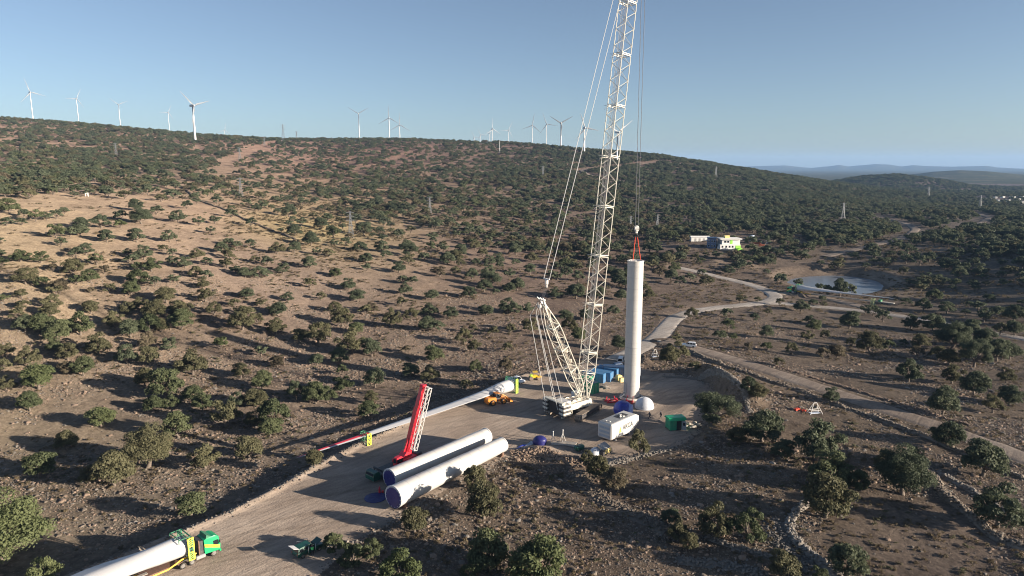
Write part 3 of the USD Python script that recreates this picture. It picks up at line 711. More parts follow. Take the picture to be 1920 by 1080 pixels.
# survey of single trees: u, v of the foot, crown width in photo pixels, tone
TREES = '''8,565,20,g 40,560,25,o 105,553,28,o 170,550,18,b 207,548,24,o 247,554,32,g 43,580,26,o 32,598,30,o 100,580,34,o 93,595,36,o 80,625,45,g 47,622,36,d 170,588,32,o 240,588,32,o 260,578,32,o 288,598,44,o
312,568,38,o 335,590,36,o 352,603,36,o 385,566,34,o 402,590,30,o 463,560,28,d 440,576,22,o 452,592,26,o 455,618,50,o 151,628,50,g 212,612,36,o 245,632,36,d 280,628,42,g 303,622,32,o 340,618,45,g 278,652,36,b
318,658,32,d 414,655,26,y 108,640,46,g 102,660,34,g 185,665,46,o 127,675,40,o 238,682,40,d 280,684,42,o 362,702,58,o 452,708,34,o 10,672,34,o 6,697,28,o 54,688,42,o 157,704,40,g 128,702,30,b 73,729,58,y 12,732,34,o
272,724,36,o 312,748,66,g 361,755,36,g 288,772,38,g 322,766,32,g 380,770,38,g 446,764,34,d 424,800,60,o 335,820,58,g 190,800,46,y 56,770,46,g 478,762,40,o 472,800,32,o
489,575,22,o 540,566,26,d 602,563,20,o 521,592,36,d 670,566,34,d 653,545,18,d 760,552,26,d 810,562,28,d 754,574,22,o 880,558,30,d 930,553,18,d 806,592,36,d 642,612,42,o 627,586,26,o 697,586,26,b 685,590,24,o 770,600,32,o
845,597,32,d 912,592,30,d 953,586,34,d 735,614,38,o 483,608,24,o 518,627,36,o 597,645,48,o 563,642,28,o 668,626,28,g 800,620,34,d 822,621,24,d 660,663,56,o 697,668,36,d 636,682,34,d 870,645,34,o 888,660,26,o 925,630,20,o
957,626,22,o 886,625,18,o 761,662,18,b 815,680,36,g 770,707,32,d 807,715,36,o 892,698,26,g 947,697,28,b 952,660,20,o 490,667,24,d 520,688,26,b 594,685,26,d 703,727,38,d 642,703,24,g 642,738,40,g 592,757,48,g 614,755,40,g
556,750,38,d 492,730,40,g 488,764,34,o 517,800,60,g 507,818,44,g 697,757,28,o 692,783,38,g 874,730,24,o 75,893,56,g 125,843,42,o 214,911,76,o 168,906,40,o 279,876,88,o 385,878,54,o 467,859,50,o 359,968,54,g 8,1056,150,y
85,1098,60,y 590,873,36,o 777,998,52,o,1.05 892,918,46,o,1.15 907,972,66,o,1.1 628,1035,44,g 660,1064,52,g 697,1047,42,g 752,1097,76,y 915,1064,80,g 880,1088,44,g 1197,857,40,o,1.3 1102,868,26,o 1120,895,44,o 1150,918,50,b 1007,1094,100,y
1257,980,34,d 1338,1008,70,o 1402,1018,66,g 1272,1015,44,o 1292,1030,36,o 1345,794,80,d,.72 1428,828,76,d,.8 1380,832,36,o 1531,864,84,d 1467,858,40,d 1776,838,56,d 1712,875,44,d 1843,892,70,d 1660,882,40,o 1692,927,96,d
1547,970,90,o 1555,912,80,g 1605,920,44,g 1870,988,94,d 1590,1080,68,d 1470,1084,56,o 1537,1094,34,g 1269,642,18,o 1296,597,26,o 1363,595,22,d 1439,590,16,o 1414,603,18,d 1365,621,24,g 1437,634,28,d 1349,639,24,d
1374,639,16,g 1525,621,26,g 1516,608,20,d 1513,643,24,o 1547,636,18,o 1437,659,20,g 1484,664,22,o 1402,659,18,b 1459,687,20,o 1543,673,24,b 1569,671,28,b 1402,737,32,d 1420,748,34,o 1558,754,34,d 1302,698,22,o
1270,676,40,o 1252,684,36,o 1502,584,28,d 1462,572,16,o 1420,567,14,o 1388,568,20,o 1525,574,18,d 1543,575,14,o 1592,616,34,d 1622,588,20,d 1636,592,24,d 1655,604,26,d 1707,618,30,d 1750,622,40,d 1731,582,28,d
1775,588,30,d 1785,653,60,d 1816,630,34,d 1835,585,26,d 1869,594,26,d 1845,604,26,d 1900,603,36,d 1902,629,30,d 1596,649,18,o 1568,671,26,b 1631,662,44,o 1665,657,24,g 1693,650,16,d 1727,655,30,o 1720,671,26,b
1757,675,32,o 1778,684,36,o 1826,688,56,d 1868,677,42,d 1893,674,40,d 1845,652,36,d 1703,716,48,d 1784,719,44,o 1826,741,50,d 1886,718,34,o 1767,777,56,d 1891,760,40,d 1861,774,38,o 1875,628,28,o
18,401,36,g 67,415,28,g 88,413,22,d 106,410,24,d 121,401,16,d 45,407,18,d 41,422,20,d 12,424,24,d 106,446,36,g 131,444,26,d 151,442,32,d 154,428,30,d 190,428,36,d 225,413,26,d 255,395,28,d 265,420,40,d 293,403,26,d
226,428,24,y 200,454,32,d 256,454,32,d 318,454,28,d 334,417,32,d 114,462,22,d 2,456,14,d 161,478,30,d 143,484,26,d 38,491,32,g 76,493,32,g 4,500,24,g 2,482,20,d 181,497,28,g 240,480,18,d 270,487,34,d 248,495,26,d
305,472,20,o 324,480,18,d 324,499,24,d 100,509,18,b 138,515,38,o 284,509,34,g 257,508,24,g 48,533,44,o 81,538,28,g 170,530,32,g 145,534,26,g 112,550,34,b 262,533,38,g 248,551,32,g 291,537,24,d 326,531,24,d 196,513,22,b
347,503,32,d 350,392,20,d 373,424,24,d 403,420,22,d 434,408,24,d 395,438,18,d 470,424,22,d 542,407,30,d 543,425,18,d 565,424,22,d 527,436,12,d 552,442,28,d 602,429,26,d 620,435,16,d 682,441,30,d 583,460,32,d 627,462,18,d
648,461,22,d 552,474,28,d 520,476,30,o 674,472,28,d 470,464,20,d 430,462,22,d 444,466,22,d 417,474,28,d 594,478,18,d 617,482,22,o 370,486,28,o 430,486,28,o 390,497,22,d 480,493,20,o 501,498,24,d 425,503,26,o 580,503,28,d
686,493,26,d 688,508,18,d 530,513,30,d 629,520,26,g 367,520,28,o 386,525,26,d 460,520,28,d 442,513,22,d 485,522,32,d 501,520,20,d 381,541,28,o 581,540,24,o 653,543,30,d 768,481,34,d 717,452,18,d 724,484,22,d 716,473,30,d
796,490,24,d 748,511,30,d 766,495,26,o 841,497,32,d 862,481,30,d 833,472,18,d 863,500,18,o 892,498,20,d 917,498,26,d 937,503,16,d 824,519,28,b 853,516,20,o 885,523,26,d 915,519,30,d 955,523,24,d 994,515,24,d 756,531,22,d
772,534,24,d 922,539,40,d 955,549,26,d 970,545,30,d 967,478,26,d 967,588,26,d 990,587,24,d 994,623,32,o 1080,560,34,d 1100,600,30,d 1060,600,26,d 1085,640,28,g 1040,560,26,d 1120,560,30,d 1150,590,24,d 1068,622,30,o
1160,655,30,d 1162,535,28,d 1165,562,26,d 1217,560,24,o 1275,535,22,d 1537,554,20,d,1.2 1552,555,18,d,1.2 1575,556,28,d,1.25 1596,556,18,d,1.4 1497,540,17,d,1.1 1438,514,14,d 1541,566,14,d'''
WOODS_U = [0, 160, 320, 480, 640, 800, 960, 1120, 1280, 1440, 1600, 1760, 1920]
WOODS = {  # survey of tree cover: photo row -> cover at each of the columns above
 215: [.8, .8, .8, .8, .8, .85, .9, .9, .9, .9, .9, .9, .9], 240: [.45, .55, .7, .8, .8, .8, .9, .9, .9, .9, .9, .9, .9], 260: [.4, .5, .7, .7, .6, .45, .6, .85, .9, .9, .9, .9, .9],
 280: [.4, .55, .75, .3, .5, .35, .6, .9, .85, .9, .9, .9, .9], 300: [.5, .8, .7, .3, .42, .4, .65, .95, .9, .9, .9, .9, .9], 320: [.35, .85, .8, .3, .5, .55, .75, .95, .9, .95, .9, .9, .9],
 340: [.8, .85, .5, .3, .5, .6, .7, .8, .9, .95, .9, .8, .6], 360: [.7, .5, .25, .3, .6, .6, .7, .8, .85, .95, .75, .6, .6], 380: [.1, 0, .1, .2, .6, .6, .7, .75, .9, .95, .95, .8, .7],
 400: [0, 0, 0, .12, .5, .6, .65, .75, .85, .95, .95, .8, .85], 420: [0, 0, 0, .05, .25, .5, .6, .8, .85, .95, .85, .65, .8], 450: [0, 0, 0, 0, .05, .3, .5, .75, .5, .7, .8, .85, .85],
 480: [0, 0, 0, 0, 0, .08, .2, .6, .6, .5, .5, .75, .8], 510: [0, 0, 0, 0, 0, 0, .08, .5, .35, .06, .08, .5, .6], 540: [0, 0, 0, 0, 0, 0, .05, .25, .12, 0, 0, .4, .55], 570: [0, 0, 0, 0, 0, 0, 0, .05, .05, 0, 0, .2, .35],
 600: [0, 0, 0, 0, 0, 0, 0, 0, 0, 0, 0, .03, .1], 640: [0] * 13, 1400: [0] * 13}

def free_of_roads(x, y, extra=1.0):
    ok = np.ones(len(x), bool)
    for name, (line, w) in LINES.items():
        ok &= line_distance(x, y, line, w + extra)[0] > w + extra
    ok &= polygon_distance(x, y, PAD) > extra
    ok &= polygon_distance(x, y, POND) > 3
    return ok
YARD = at(1345, 462)[:2]          # cleared ground round the white building

placed = []                       # x, y, z, width, height, tone, surveyed?
for item in TREES.split():
    u, v, w, k, *tall = item.split(',')
    u, v, w = float(u), float(v), float(w)
    p = at(u, v)
    dist = p[1] * math.cos(PITCH) - (p[2] - CAM_H) * math.sin(PITCH)
    width = w * dist / FPX * (.93 if u < 960 else .97)
    placed.append((*p, width, width * (float(tall[0]) if tall else float(rng.uniform(.86, 1.04) if v > 600 else rng.uniform(.72, .9))), k))
n_survey = len(placed)
sx, sy = np.array([p[0] for p in placed]), np.array([p[1] for p in placed])
# fill the woods from the cover survey
wr = np.array(sorted(WOODS))
wt = np.array([WOODS[k] for k in wr])
from scipy.interpolate import RegularGridInterpolator
cover_at = RegularGridInterpolator((wr, WOODS_U), wt, bounds_error=False, fill_value=None)
xs, ys = [], []
for d0, d1, mean_w in ((180, 420, 6.4), (420, 800, 6.6), (800, 1400, 7.0), (1400, 2150, 8.2), (2150, 3300, 10.5)):
    area = 0.5 * math.radians(88) * (d1 ** 2 - d0 ** 2)
    n = int(area / (math.pi * (mean_w / 2) ** 2) * 1.5)
    D = np.sqrt(rng.uniform(d0 ** 2, d1 ** 2, n)); a = rng.uniform(math.radians(-44), math.radians(44), n)
    x, y = D * np.sin(a), D * np.cos(a)
    z = gz(x, y)
    u, v = seen(x, y, z)
    cov = np.clip(cover_at(np.stack([np.clip(v, 215, 1300), np.clip(u, 0, 1920)], 1)), 0, .97)
    clump = meshkit.fbm(np.stack([x / 34, y / 34, 0 * x], -1), 3, 21)
    cov = np.clip(cov * (0.0 + 1.75 * clump) * np.where((u > 250) & (u < 950) & (v < 370), .86, .92), 0, .95)
    keep = rng.random(n) < -np.log(1 - cov) / 1.5 * 0.55
    # firebreak up the left hill, yellow field, cleared yard
    fb = np.array([at(uu, vv)[:2] for uu, vv in ((540, 262), (495, 275), (455, 292), (430, 305), (415, 322), (440, 330))])
    keep &= line_distance(x, y, smooth_line(fb, 4), 22)[0] > np.where(np.hypot(x, y) > 900, 11, 9) * (0.5 + meshkit.fbm(np.stack([x / 30, y / 30, 0 * x], -1), 2, 8))
    keep &= np.hypot(x - YARD[0], (y - YARD[1]) * 1.0) > 24
    keep &= ~((u > 1465) & (u < 1690) & (v > 513) & (v < 582))         # the open banks of the pond
    keep &= ~((u > 1835) & (v > 369) & (v < 385) & (rng.random(n) < .75))    # the village
    for k_ in ('far_track', 'far_track_001', 'ridge_track'):
        keep &= line_distance(x, y, LINES[k_][0], 14)[0] > 11
    keep &= free_of_roads(x, y, 2.5)
    x, y = x[keep], y[keep]
    from scipy.spatial import cKDTree
    if len(x):
        dd, _ = cKDTree(np.column_stack([sx, sy])).query(np.column_stack([x, y]))
        x, y = x[dd > 6], y[dd > 6]
    xs.append(np.column_stack([x, y, np.full(len(x), mean_w)]))
fill = np.vstack(xs)
fz = gz(fill[:, 0], fill[:, 1])
for (x, y, mw), z in zip(fill, fz):
    w = mw * rng.uniform(.6, 1.3)
    placed.append((x, y, z, w, w * rng.uniform(.66, .86), 'ddddgoob'[rng.integers(8)] if x < 150 else 'dddddgo'[rng.integers(7)]))
px = np.array([p[:3] for p in placed])
size_px = np.array([p[3] for p in placed]) / np.linalg.norm(px - [0, 0, CAM_H], axis=1)
uu, vv = seen(px[:, 0], px[:, 1], px[:, 2])
inframe = (uu > -60) & (uu < 1980) & (vv > 190) & (vv < 1130)
order = np.argsort(-np.where(inframe, size_px, 0))
single_trees = order[:300]

LANDMARKS = [  # (name used in labels, x, y)
 ('the green blade truck', *flat(400, 1020)), ('the green car with open doors', *flat(580, 1030)), ('the near lying tower section', *flat(830, 920)), ('the rotor blade tip', *flat(575, 865)),
 ('the blade tip frame', *flat(686, 832)), ('the lying blade root', *flat(945, 735)), ('the white nacelle', *flat(1160, 815)), ('the green cabin', *flat(1272, 800)), ('the dug-out bank', *flat(1330, 715, 2)),
 ('the white car on the dirt road', *flat(1292, 648, 1)), ('the white pipe frame', *flat(1525, 775, .5)), ('the pond', *POND.mean(0)), ('the far blade truck', *flat(1492, 548, -5)), ('the white building', *at(1375, 462)[:2]),
 ('the yellow grass field', *at(590, 432)[:2]), ('the white stand uphill', *at(163, 366)[:2]), ('the bend of the pale road', *flat(1255, 605, -1)), ('the curved stone wall', *flat(1485, 985)),
 ('the long stone wall at far right', *flat(1800, 945)), ('the wall below the dirt road', *flat(1485, 728, 1)), ('the bare slope at far left', *at(60, 455)[:2]), ('the left edge of the photo', *at(20, 640)[:2]),
 ('the rubble heap beside the pad', *flat(1012, 850)), ('the right end of the dirt road', *flat(1870, 835, .5)), ('the crane mast', *flat(1060, 640)), ('the stony field left of the pad', *flat(300, 800)), ('the low wall uphill', *at(460, 434)[:2]),
 ('the right edge of the photo', *flat(1890, 640, -4)), ('the red crane', *flat(750, 875)), ('the middle of the savanna', *at(720, 560)[:2]), ('the slope above the red crane', *at(800, 660)[:2])]
LANDMARKS = [l for l in LANDMARKS]
lm = np.array([[l[1], l[2]] for l in LANDMARKS])
ORD = ['nearest', 'second nearest', 'third nearest', 'fourth nearest', 'fifth nearest', 'sixth nearest', 'seventh nearest', 'eighth nearest', 'ninth nearest', 'tenth nearest', 'eleventh nearest', 'twelfth nearest', 'thirteenth nearest', 'fourteenth nearest', 'fifteenth nearest', 'sixteenth nearest', 'seventeenth nearest', 'eighteenth nearest']
def relation(p, l):
    a = math.atan2(p[0], p[1]) - math.atan2(l[0], l[1])
    side = a * math.hypot(*l); deep = math.hypot(*p) - math.hypot(*l)
    if abs(side) > abs(deep) * 0.8:
        return 'right of' if side > 0 else 'left of'
    return 'behind' if deep > 0 else 'in front of'
buckets = {}
for i in single_trees:
    p = placed[i]
    d = np.hypot(lm[:, 0] - p[0], lm[:, 1] - p[1])
    j = int(np.argmin(d))
    buckets.setdefault((j, relation(p[:2], lm[j])), []).append((d[j], i))
tree_label = {}
for (j, rel), items in buckets.items():
    items.sort()
    for r_, (d, i) in enumerate(items):
        w = placed[i][3]
        word = 'wide ' if w > 8.2 else 'small ' if w < 4.6 else ''
        tree_label[i] = '%s%s oak, %s %s %s' % (word, KINDS[placed[i][5]][1], (ORD[r_] if r_ < len(ORD) else '%dth nearest' % (r_ + 1)), rel, LANDMARKS[j][0])
FORMS += [make_tree(9, .1, .8, 26, 520, .085, 1.0, .2), make_tree(10, -.2, .7, 24, 520, .085, 1.0, .4)]   # the nearest, widest crowns have finer leaves
source = {}
for i in single_trees:
    x, y, z, w, h, k = placed[i]
    form = int(rng.integers(len(FORMS) - 2)) if w < 8.6 else len(FORMS) - 1 - int(rng.integers(2))
    key = (form, k)
    sc = (w / 6.2, w / 6.2 * rng.uniform(.9, 1.1), h / 4.9)
    t = thing('oak_tree', tree_label[i], 'tree', (x, y, z), rng.uniform(0, 6.28), 'oaks scattered over the savanna', sc)
    prim = stage.GetPrimAtPath(t)
    if key not in source:
        crown, wood_ = FORMS[form]
        put(t, 'trunk', wood_, 'bark', smooth=True)
        put(t, 'crown', crown, KINDS[k][0])
        source[key] = t
    else:
        prim.GetReferences().AddInternalReference(source[key])
        prim.SetInstanceable(True)

def scatter(name, protos, mats, which, pos, yaw, scale, label, cat, tilt=None):
    """One PointInstancer of small things that nobody could count."""
    path = numbered('/World/' + name)
    pi = UsdGeom.PointInstancer.Define(stage, path)
    targets = []
    for k, (m, mm) in enumerate(zip(protos, mats)):
        p = '%s/form_%03d' % (path, k + 1)
        usdkit.mesh(stage, p, m, M[mm])
        targets.append(p)
    pi.CreatePrototypesRel().SetTargets(targets)
    pi.CreateProtoIndicesAttr(Vt.IntArray.FromNumpy(np.asarray(which, np.int32)))
    pi.CreatePositionsAttr(Vt.Vec3fArray.FromNumpy(np.asarray(pos, np.float32)))
    pi.CreateScalesAttr(Vt.Vec3fArray.FromNumpy(np.asarray(scale, np.float32)))
    q = np.zeros((len(pos), 4)); q[:, 0], q[:, 3] = np.cos(yaw / 2), np.sin(yaw / 2)
    pi.CreateOrientationsAttr(Vt.QuathArray([Gf.Quath(float(a), 0, 0, float(d)) for a, d in q[:, [0, 3]]]))
    tag(pi.GetPrim(), label, cat, None, 'stuff')

rest = order[300:]
rest = rest[inframe[rest] | (np.abs(uu[rest] - 960) < 1100)]
LOW = [make_tree(40 + s, 0, ft, 15, 48, .33, sp, op, True) for s, ft, sp, op in ((0, .8, 1.0, .0), (1, .6, .95, .3), (2, .9, 1.05, .2))]
LOWM = []
for crown, wood_ in LOW:
    LOWM.append(crown)
tones = ['d', 'g', 'o', 'b', 'y']
protos = [c for c, _ in LOW for t in tones] + [w for _, w in LOW]
pm = [KINDS[t][0] for c in LOW for t in tones] + ['bark'] * len(LOW)
which = np.array([rng.integers(len(LOW)) * len(tones) + tones.index(placed[i][5]) for i in rest])
pos = px[rest]
yaw = rng.uniform(0, 6.28, len(rest))
scl = np.array([(placed[i][3] / 6.0, placed[i][3] / 6.0, placed[i][4] / 4.9) for i in rest])
nearw = np.hypot(pos[:, 0], pos[:, 1]) < 700                       # trunks only where one could see them
w2 = len(LOW) * len(tones) + which[nearw] // len(tones)
scatter('savanna_woodland', protos, pm, np.concatenate([which, w2]), np.vstack([pos, pos[nearw]]), np.concatenate([yaw, yaw[nearw]]), np.vstack([scl, scl[nearw]]), 'dark evergreen oak woodland covering the far slopes up to the ridge', 'woodland')

# ------------------------------------------------------------------ stones and scrub
def stone(seed, flat_=0.7):
    r = np.random.default_rng(seed)
    m = trimesh.creation.icosphere(1)
    v = np.array(m.vertices)
    for _ in range(5):
        d = r.normal(size=3); d /= np.linalg.norm(d)
        k = v @ d; cut = 0.45 + .35 * r.random()
        v = v - np.maximum(k - cut, 0)[:, None] * d
    return v * [1, .6 + .4 * r.random(), flat_ * (.7 + .4 * r.random())], np.array(m.faces)
STONES = [stone(70 + i) for i in range(6)]
def fields(n, d0, d1, dens, power=2.0):
    D = rng.uniform(d0 ** (3 - power), d1 ** (3 - power), n) ** (1 / (3 - power)); a = rng.uniform(math.radians(-40), math.radians(40), n)
    x, y = D * np.sin(a), D * np.cos(a)
    k = rng.random(n) < dens(x, y)
    return x[k], y[k]
def stone_density(x, y):
    c = meshkit.fbm(np.stack([x / 16, y / 16, 0 * x], -1), 4, 31)
    u, v = seen(x, y, base_z(x, y))
    k = np.clip((c - .40) * 5.5, 0.05, 1.0)
    k = np.where((u > 1540) & (v > 935) & (u < 1850), .06, k)               # the cleared field at lower right
    k = np.where((u < 640) & (v > 830), np.clip(k * 1.6 + .25, 0, 1), k)    # the stony field left of the pad
    k = np.where((u > 760) & (u < 1300) & (v > 880), np.clip(k * 1.5 + .2, 0, 1), k)
    return k * (polygon_distance(x, y, PAD) > 1.0) * free_of_roads(x, y, .3)
x, y = fields(210000, 88, 290, stone_density, 1.9)
s = .085 + .17 * rng.random(len(x)) ** 2.0 + .22 * (rng.random(len(x)) > .96)
s = s * np.clip(np.hypot(x, y) / 150, .8, 1.25)
mats_ = ['rock_brown', 'rock_brown', 'rock_red', 'rock_grey', 'rock_brown', 'rock_red']
scatter('loose_stones', STONES, mats_, rng.integers(0, 6, len(x)), np.column_stack([x, y, gz(x, y) + s * .05]), rng.uniform(0, 6.28, len(x)), np.column_stack([s, s, s * .95]), 'loose brown stones strewn over the dry savanna ground', 'stones')
x, y = fields(5000, 88, 260, stone_density, 1.6)
s = .28 + .45 * rng.random(len(x)) ** 3
scatter('field_boulders', STONES, mats_, rng.integers(0, 6, len(x)), np.column_stack([x, y, gz(x, y) + s * .05]), rng.uniform(0, 6.28, len(x)), np.column_stack([s, s, s * .8]), 'scattered larger field stones among the oaks', 'boulders')
# rim of rubble along the pad and the roads
edge = smooth_line(np.vstack([PAD, PAD[:1]]), .4, .5)
rim = []
for line, half, per, sp in [(edge, 0.0, 9, 0.9)] + [(l, w + .7, 3, 0.7) for k, (l, w) in LINES.items() if k in ('gravel_road', 'dirt_road')]:
    t = np.gradient(line[:, :2], axis=0); t /= np.linalg.norm(t, axis=1, keepdims=True) + 1e-9
    nrm = np.stack([-t[:, 1], t[:, 0]], 1)
    for side in ((1,) if half == 0 else (-1, 1)):
        b = np.repeat(np.arange(len(line)), per)
        rim.append(line[b, :2] + nrm[b] * (side * half + rng.normal(size=(len(b), 1)) * sp) + t[b] * rng.uniform(-1, 1, (len(b), 1)))
rim = np.vstack(rim)
rim = rim[(np.hypot(rim[:, 0], rim[:, 1]) < 330) & (np.hypot(rim[:, 0], rim[:, 1]) > 85)]
lines_ok = np.ones(len(rim), bool)
for k, (l, w) in LINES.items():
    lines_ok &= line_distance(rim[:, 0], rim[:, 1], l, w)[0] > w
rim = rim[lines_ok]
rim = rim[rng.random(len(rim)) < np.clip((meshkit.fbm(np.column_stack([rim / 7.0, 0 * rim[:, :1]]), 3, 77) - .3) * 3, .1, 1)]
s = .10 + .22 * rng.random(len(rim)) ** 2.5
scatter('rubble_edge', STONES, ['rock_grey', 'rock_brown', 'rock_red', 'rock_grey', 'rock_brown', 'rock_grey'], rng.integers(0, 6, len(rim)), np.column_stack([rim, gz(rim[:, 0], rim[:, 1]) + s * .2]), rng.uniform(0, 6.28, len(rim)), np.column_stack([s, s, s]), 'pushed-up rubble along the edges of the gravel pad and roads', 'rubble')
# dry scrub and tufts
def scrub(seed, green=False):
    r = np.random.default_rng(seed)
    c = r.normal(size=(5, 3)) * [.32, .32, .1] + [0, 0, .28]
    return leaf_cloud(r, c, np.full(5, .34), 16, .13, .8)
SCRUB = [scrub(s) for s in (1, 2, 3)]
def scrub_density(x, y):
    c = meshkit.fbm(np.stack([x / 22, y / 22, 0 * x], -1), 4, 51)
    u, v = seen(x, y, base_z(x, y))
    k = np.clip((c - .36) * 3, 0.03, .8)
    k = np.where((u > 1000) & (v > 860), k * 1.3 + .15, k)
    k = np.where((u < 420) & (v < 470), .08, k)
    return np.clip(k, 0, 1) * (polygon_distance(x, y, PAD) > 1.5) * free_of_roads(x, y, .8) * (polygon_distance(x, y, POND) > 4)
x, y = fields(36000, 90, 650, scrub_density, 1.8)
s = rng.uniform(.5, 1.25, len(x)) * np.clip(np.hypot(x, y) / 260, .8, 1.6)
scatter('dry_scrub', SCRUB * 2, ['scrub_dry'] * 3 + ['leaf_brown', 'leaf_olive', 'scrub_dry'], rng.integers(0, 6, len(x)), np.column_stack([x, y, gz(x, y) - .03]), rng.uniform(0, 6.28, len(x)), np.column_stack([s, s, s * .8]), 'low dry scrub and grass tufts between the oaks', 'scrub')

# ------------------------------------------------------------------ dry stone walls and heaps: each one thing
def wall(label, pts, width, height, per, size=.30, z=0.0, mat_='rock_brown', seed=0, cat='stone wall', name='dry_stone_wall'):
    r = np.random.default_rng(500 + seed)
    line = smooth_line(np.array([flat(u, v, z) for u, v in pts]), .5, 1.5)
    t = np.gradient(line, axis=0); t /= np.linalg.norm(t, axis=1, keepdims=True)
    nrm = np.stack([-t[:, 1], t[:, 0]], 1)
    mb = MB()
    # rubble core, then loose stones all over it
    k = np.linspace(-1, 1, 7)
    wv = width * (0.8 + .5 * meshkit.fbm(np.column_stack([line / 3, 0 * line[:, :1]]), 2, seed))
    hv = height * .8 * (0.35 + 1.2 * meshkit.fbm(np.column_stack([line / 2.2, 0 * line[:, :1]]), 2, seed + 3))
    p = line[:, None] + nrm[:, None] * (wv[:, None] * k[None])[..., None]
    zz = gz(p[..., 0], p[..., 1]) + hv[:, None] * np.maximum(1 - k[None] ** 2, 0) ** .7 * .75 - .10
    for i in range(len(line) * per):
        j = r.integers(len(line)); q = np.clip(r.normal() * .5, -1.15, 1.15)
        c = line[j] + nrm[j] * wv[j] * q + t[j] * r.uniform(-.4, .4)
        hz = gz(c[0], c[1]) + hv[j] * max(1 - q * q, 0) ** .7 * r.uniform(.75, 1.0)
        s = size * (.45 + .75 * r.random() ** 1.5)
        v, f = STONES[r.integers(6)]
        a = r.uniform(0, 6.28); ca, sa = math.cos(a), math.sin(a)
        mb.add((v * s) @ np.array([[ca, sa, 0], [-sa, ca, 0], [0, 0, 1]]) + [c[0], c[1], hz], f)
    core = np.concatenate([p, zz[..., None]], -1).reshape(-1, 3)
    g = np.arange(len(core)).reshape(len(line), 7)
    qd = np.stack([g[:-1, :-1], g[1:, :-1], g[1:, 1:], g[:-1, 1:]], -1).reshape(-1, 4)
    mb.add(core, np.vstack([qd, qd[:, ::-1]]))
    single(name, mb, mat_, label, cat, 'stone walls between the fields' if cat == 'stone wall' else None)
wall('broad tumbled stone wall running down from the pad behind the brown bush', [(1085, 885), (1104, 912), (1135, 936), (1175, 953), (1215, 971), (1255, 988)], 2.0, .6, 11, .28, 0, 'rock_brown', 1)
wall('ragged stone wall along the pad edge below the white nacelle', [(1128, 876), (1160, 866), (1190, 860), (1225, 850), (1258, 845)], .9, .5, 8, .34, 0, 'rock_grey', 2)
wall('reddish heap of dug-up stones beside the blue tarpaulin', [(960, 852), (990, 853), (1012, 850), (1040, 858), (1070, 868), (1100, 874)], 1.5, .7, 13, .33, 0, 'rock_red', 3, 'rubble heap', 'rubble_heap')
wall('pale curved stone wall round the cleared field at lower right', [(1512, 949), (1488, 965), (1479, 985), (1482, 1004), (1498, 1022), (1520, 1040), (1548, 1058), (1578, 1080)], .9, .8, 10, .32, 0, 'rock_grey', 4)
wall('wide spill of grey stones outside the curved wall', [(1462, 980), (1455, 1003), (1470, 1028), (1500, 1052), (1530, 1075)], 2.6, .25, 16, .27, 0, 'rock_grey', 5)
wall('long stone wall along the far side of the cleared field', [(1735, 882), (1752, 905), (1770, 930), (1800, 950), (1830, 971), (1856, 998), (1885, 1012), (1930, 1025)], 1.1, 1.0, 10, .34, .4, 'rock_brown', 6)
wall('stone wall under the dark oaks right of the middle', [(1760, 890), (1790, 905), (1830, 925), (1862, 945), (1900, 962)], .8, .7, 8, .3, .4, 'rock_grey', 7)
wall('stone wall along the lower side of the dirt road', [(1290, 655), (1316, 668), (1365, 689), (1409, 702), (1437, 715), (1485, 727), (1518, 739), (1548, 752), (1580, 761), (1632, 778), (1678, 795), (1724, 811), (1790, 838), (1860, 868), (1925, 893)], .8, .8, 6, .36, .9, 'rock_brown', 8)
wall('rubble wall along the upper side of the dirt road', [(1420, 676), (1500, 698), (1595, 722), (1655, 743), (1712, 760), (1750, 776), (1820, 792)], .9, .6, 6, .34, .8, 'rock_red', 9)
wall('low stone wall with a dark shadow below the yellow grass field', [(345, 398), (358, 405), (372, 416), (420, 424), (470, 436), (520, 446), (556, 452)], .7, 1.0, 3, .6, 18.5, 'rock_brown', 10)
wall('stone rim on top of the dug-out bank behind the tower', [(1245, 691), (1300, 694), (1338, 702), (1368, 722), (1392, 746), (1408, 768)], .7, .4, 8, .3, 2.4, 'rock_grey', 11)
wall('scatter of stones along the bottom of the photo', [(1270, 1040), (1330, 1048), (1400, 1058), (1440, 1075)], 1.4, .3, 9, .27, 0, 'rock_grey', 12)
wall('grey stones lining the shaded field edge below the two oaks', [(1330, 1005), (1370, 1022), (1415, 1032), (1455, 1045)], .7, .5, 8, .28, 0, 'rock_grey', 13)
# ------------------------------------------------------------------ helpers for built things
PAD_AXIS = math.atan2(.75, .66)               # the pad, the sections, the nacelle and the trucks all lie along this heading
def pose(u, v, z=0.0):
    p = flat(u, v, z)
    return (p[0], p[1], z)

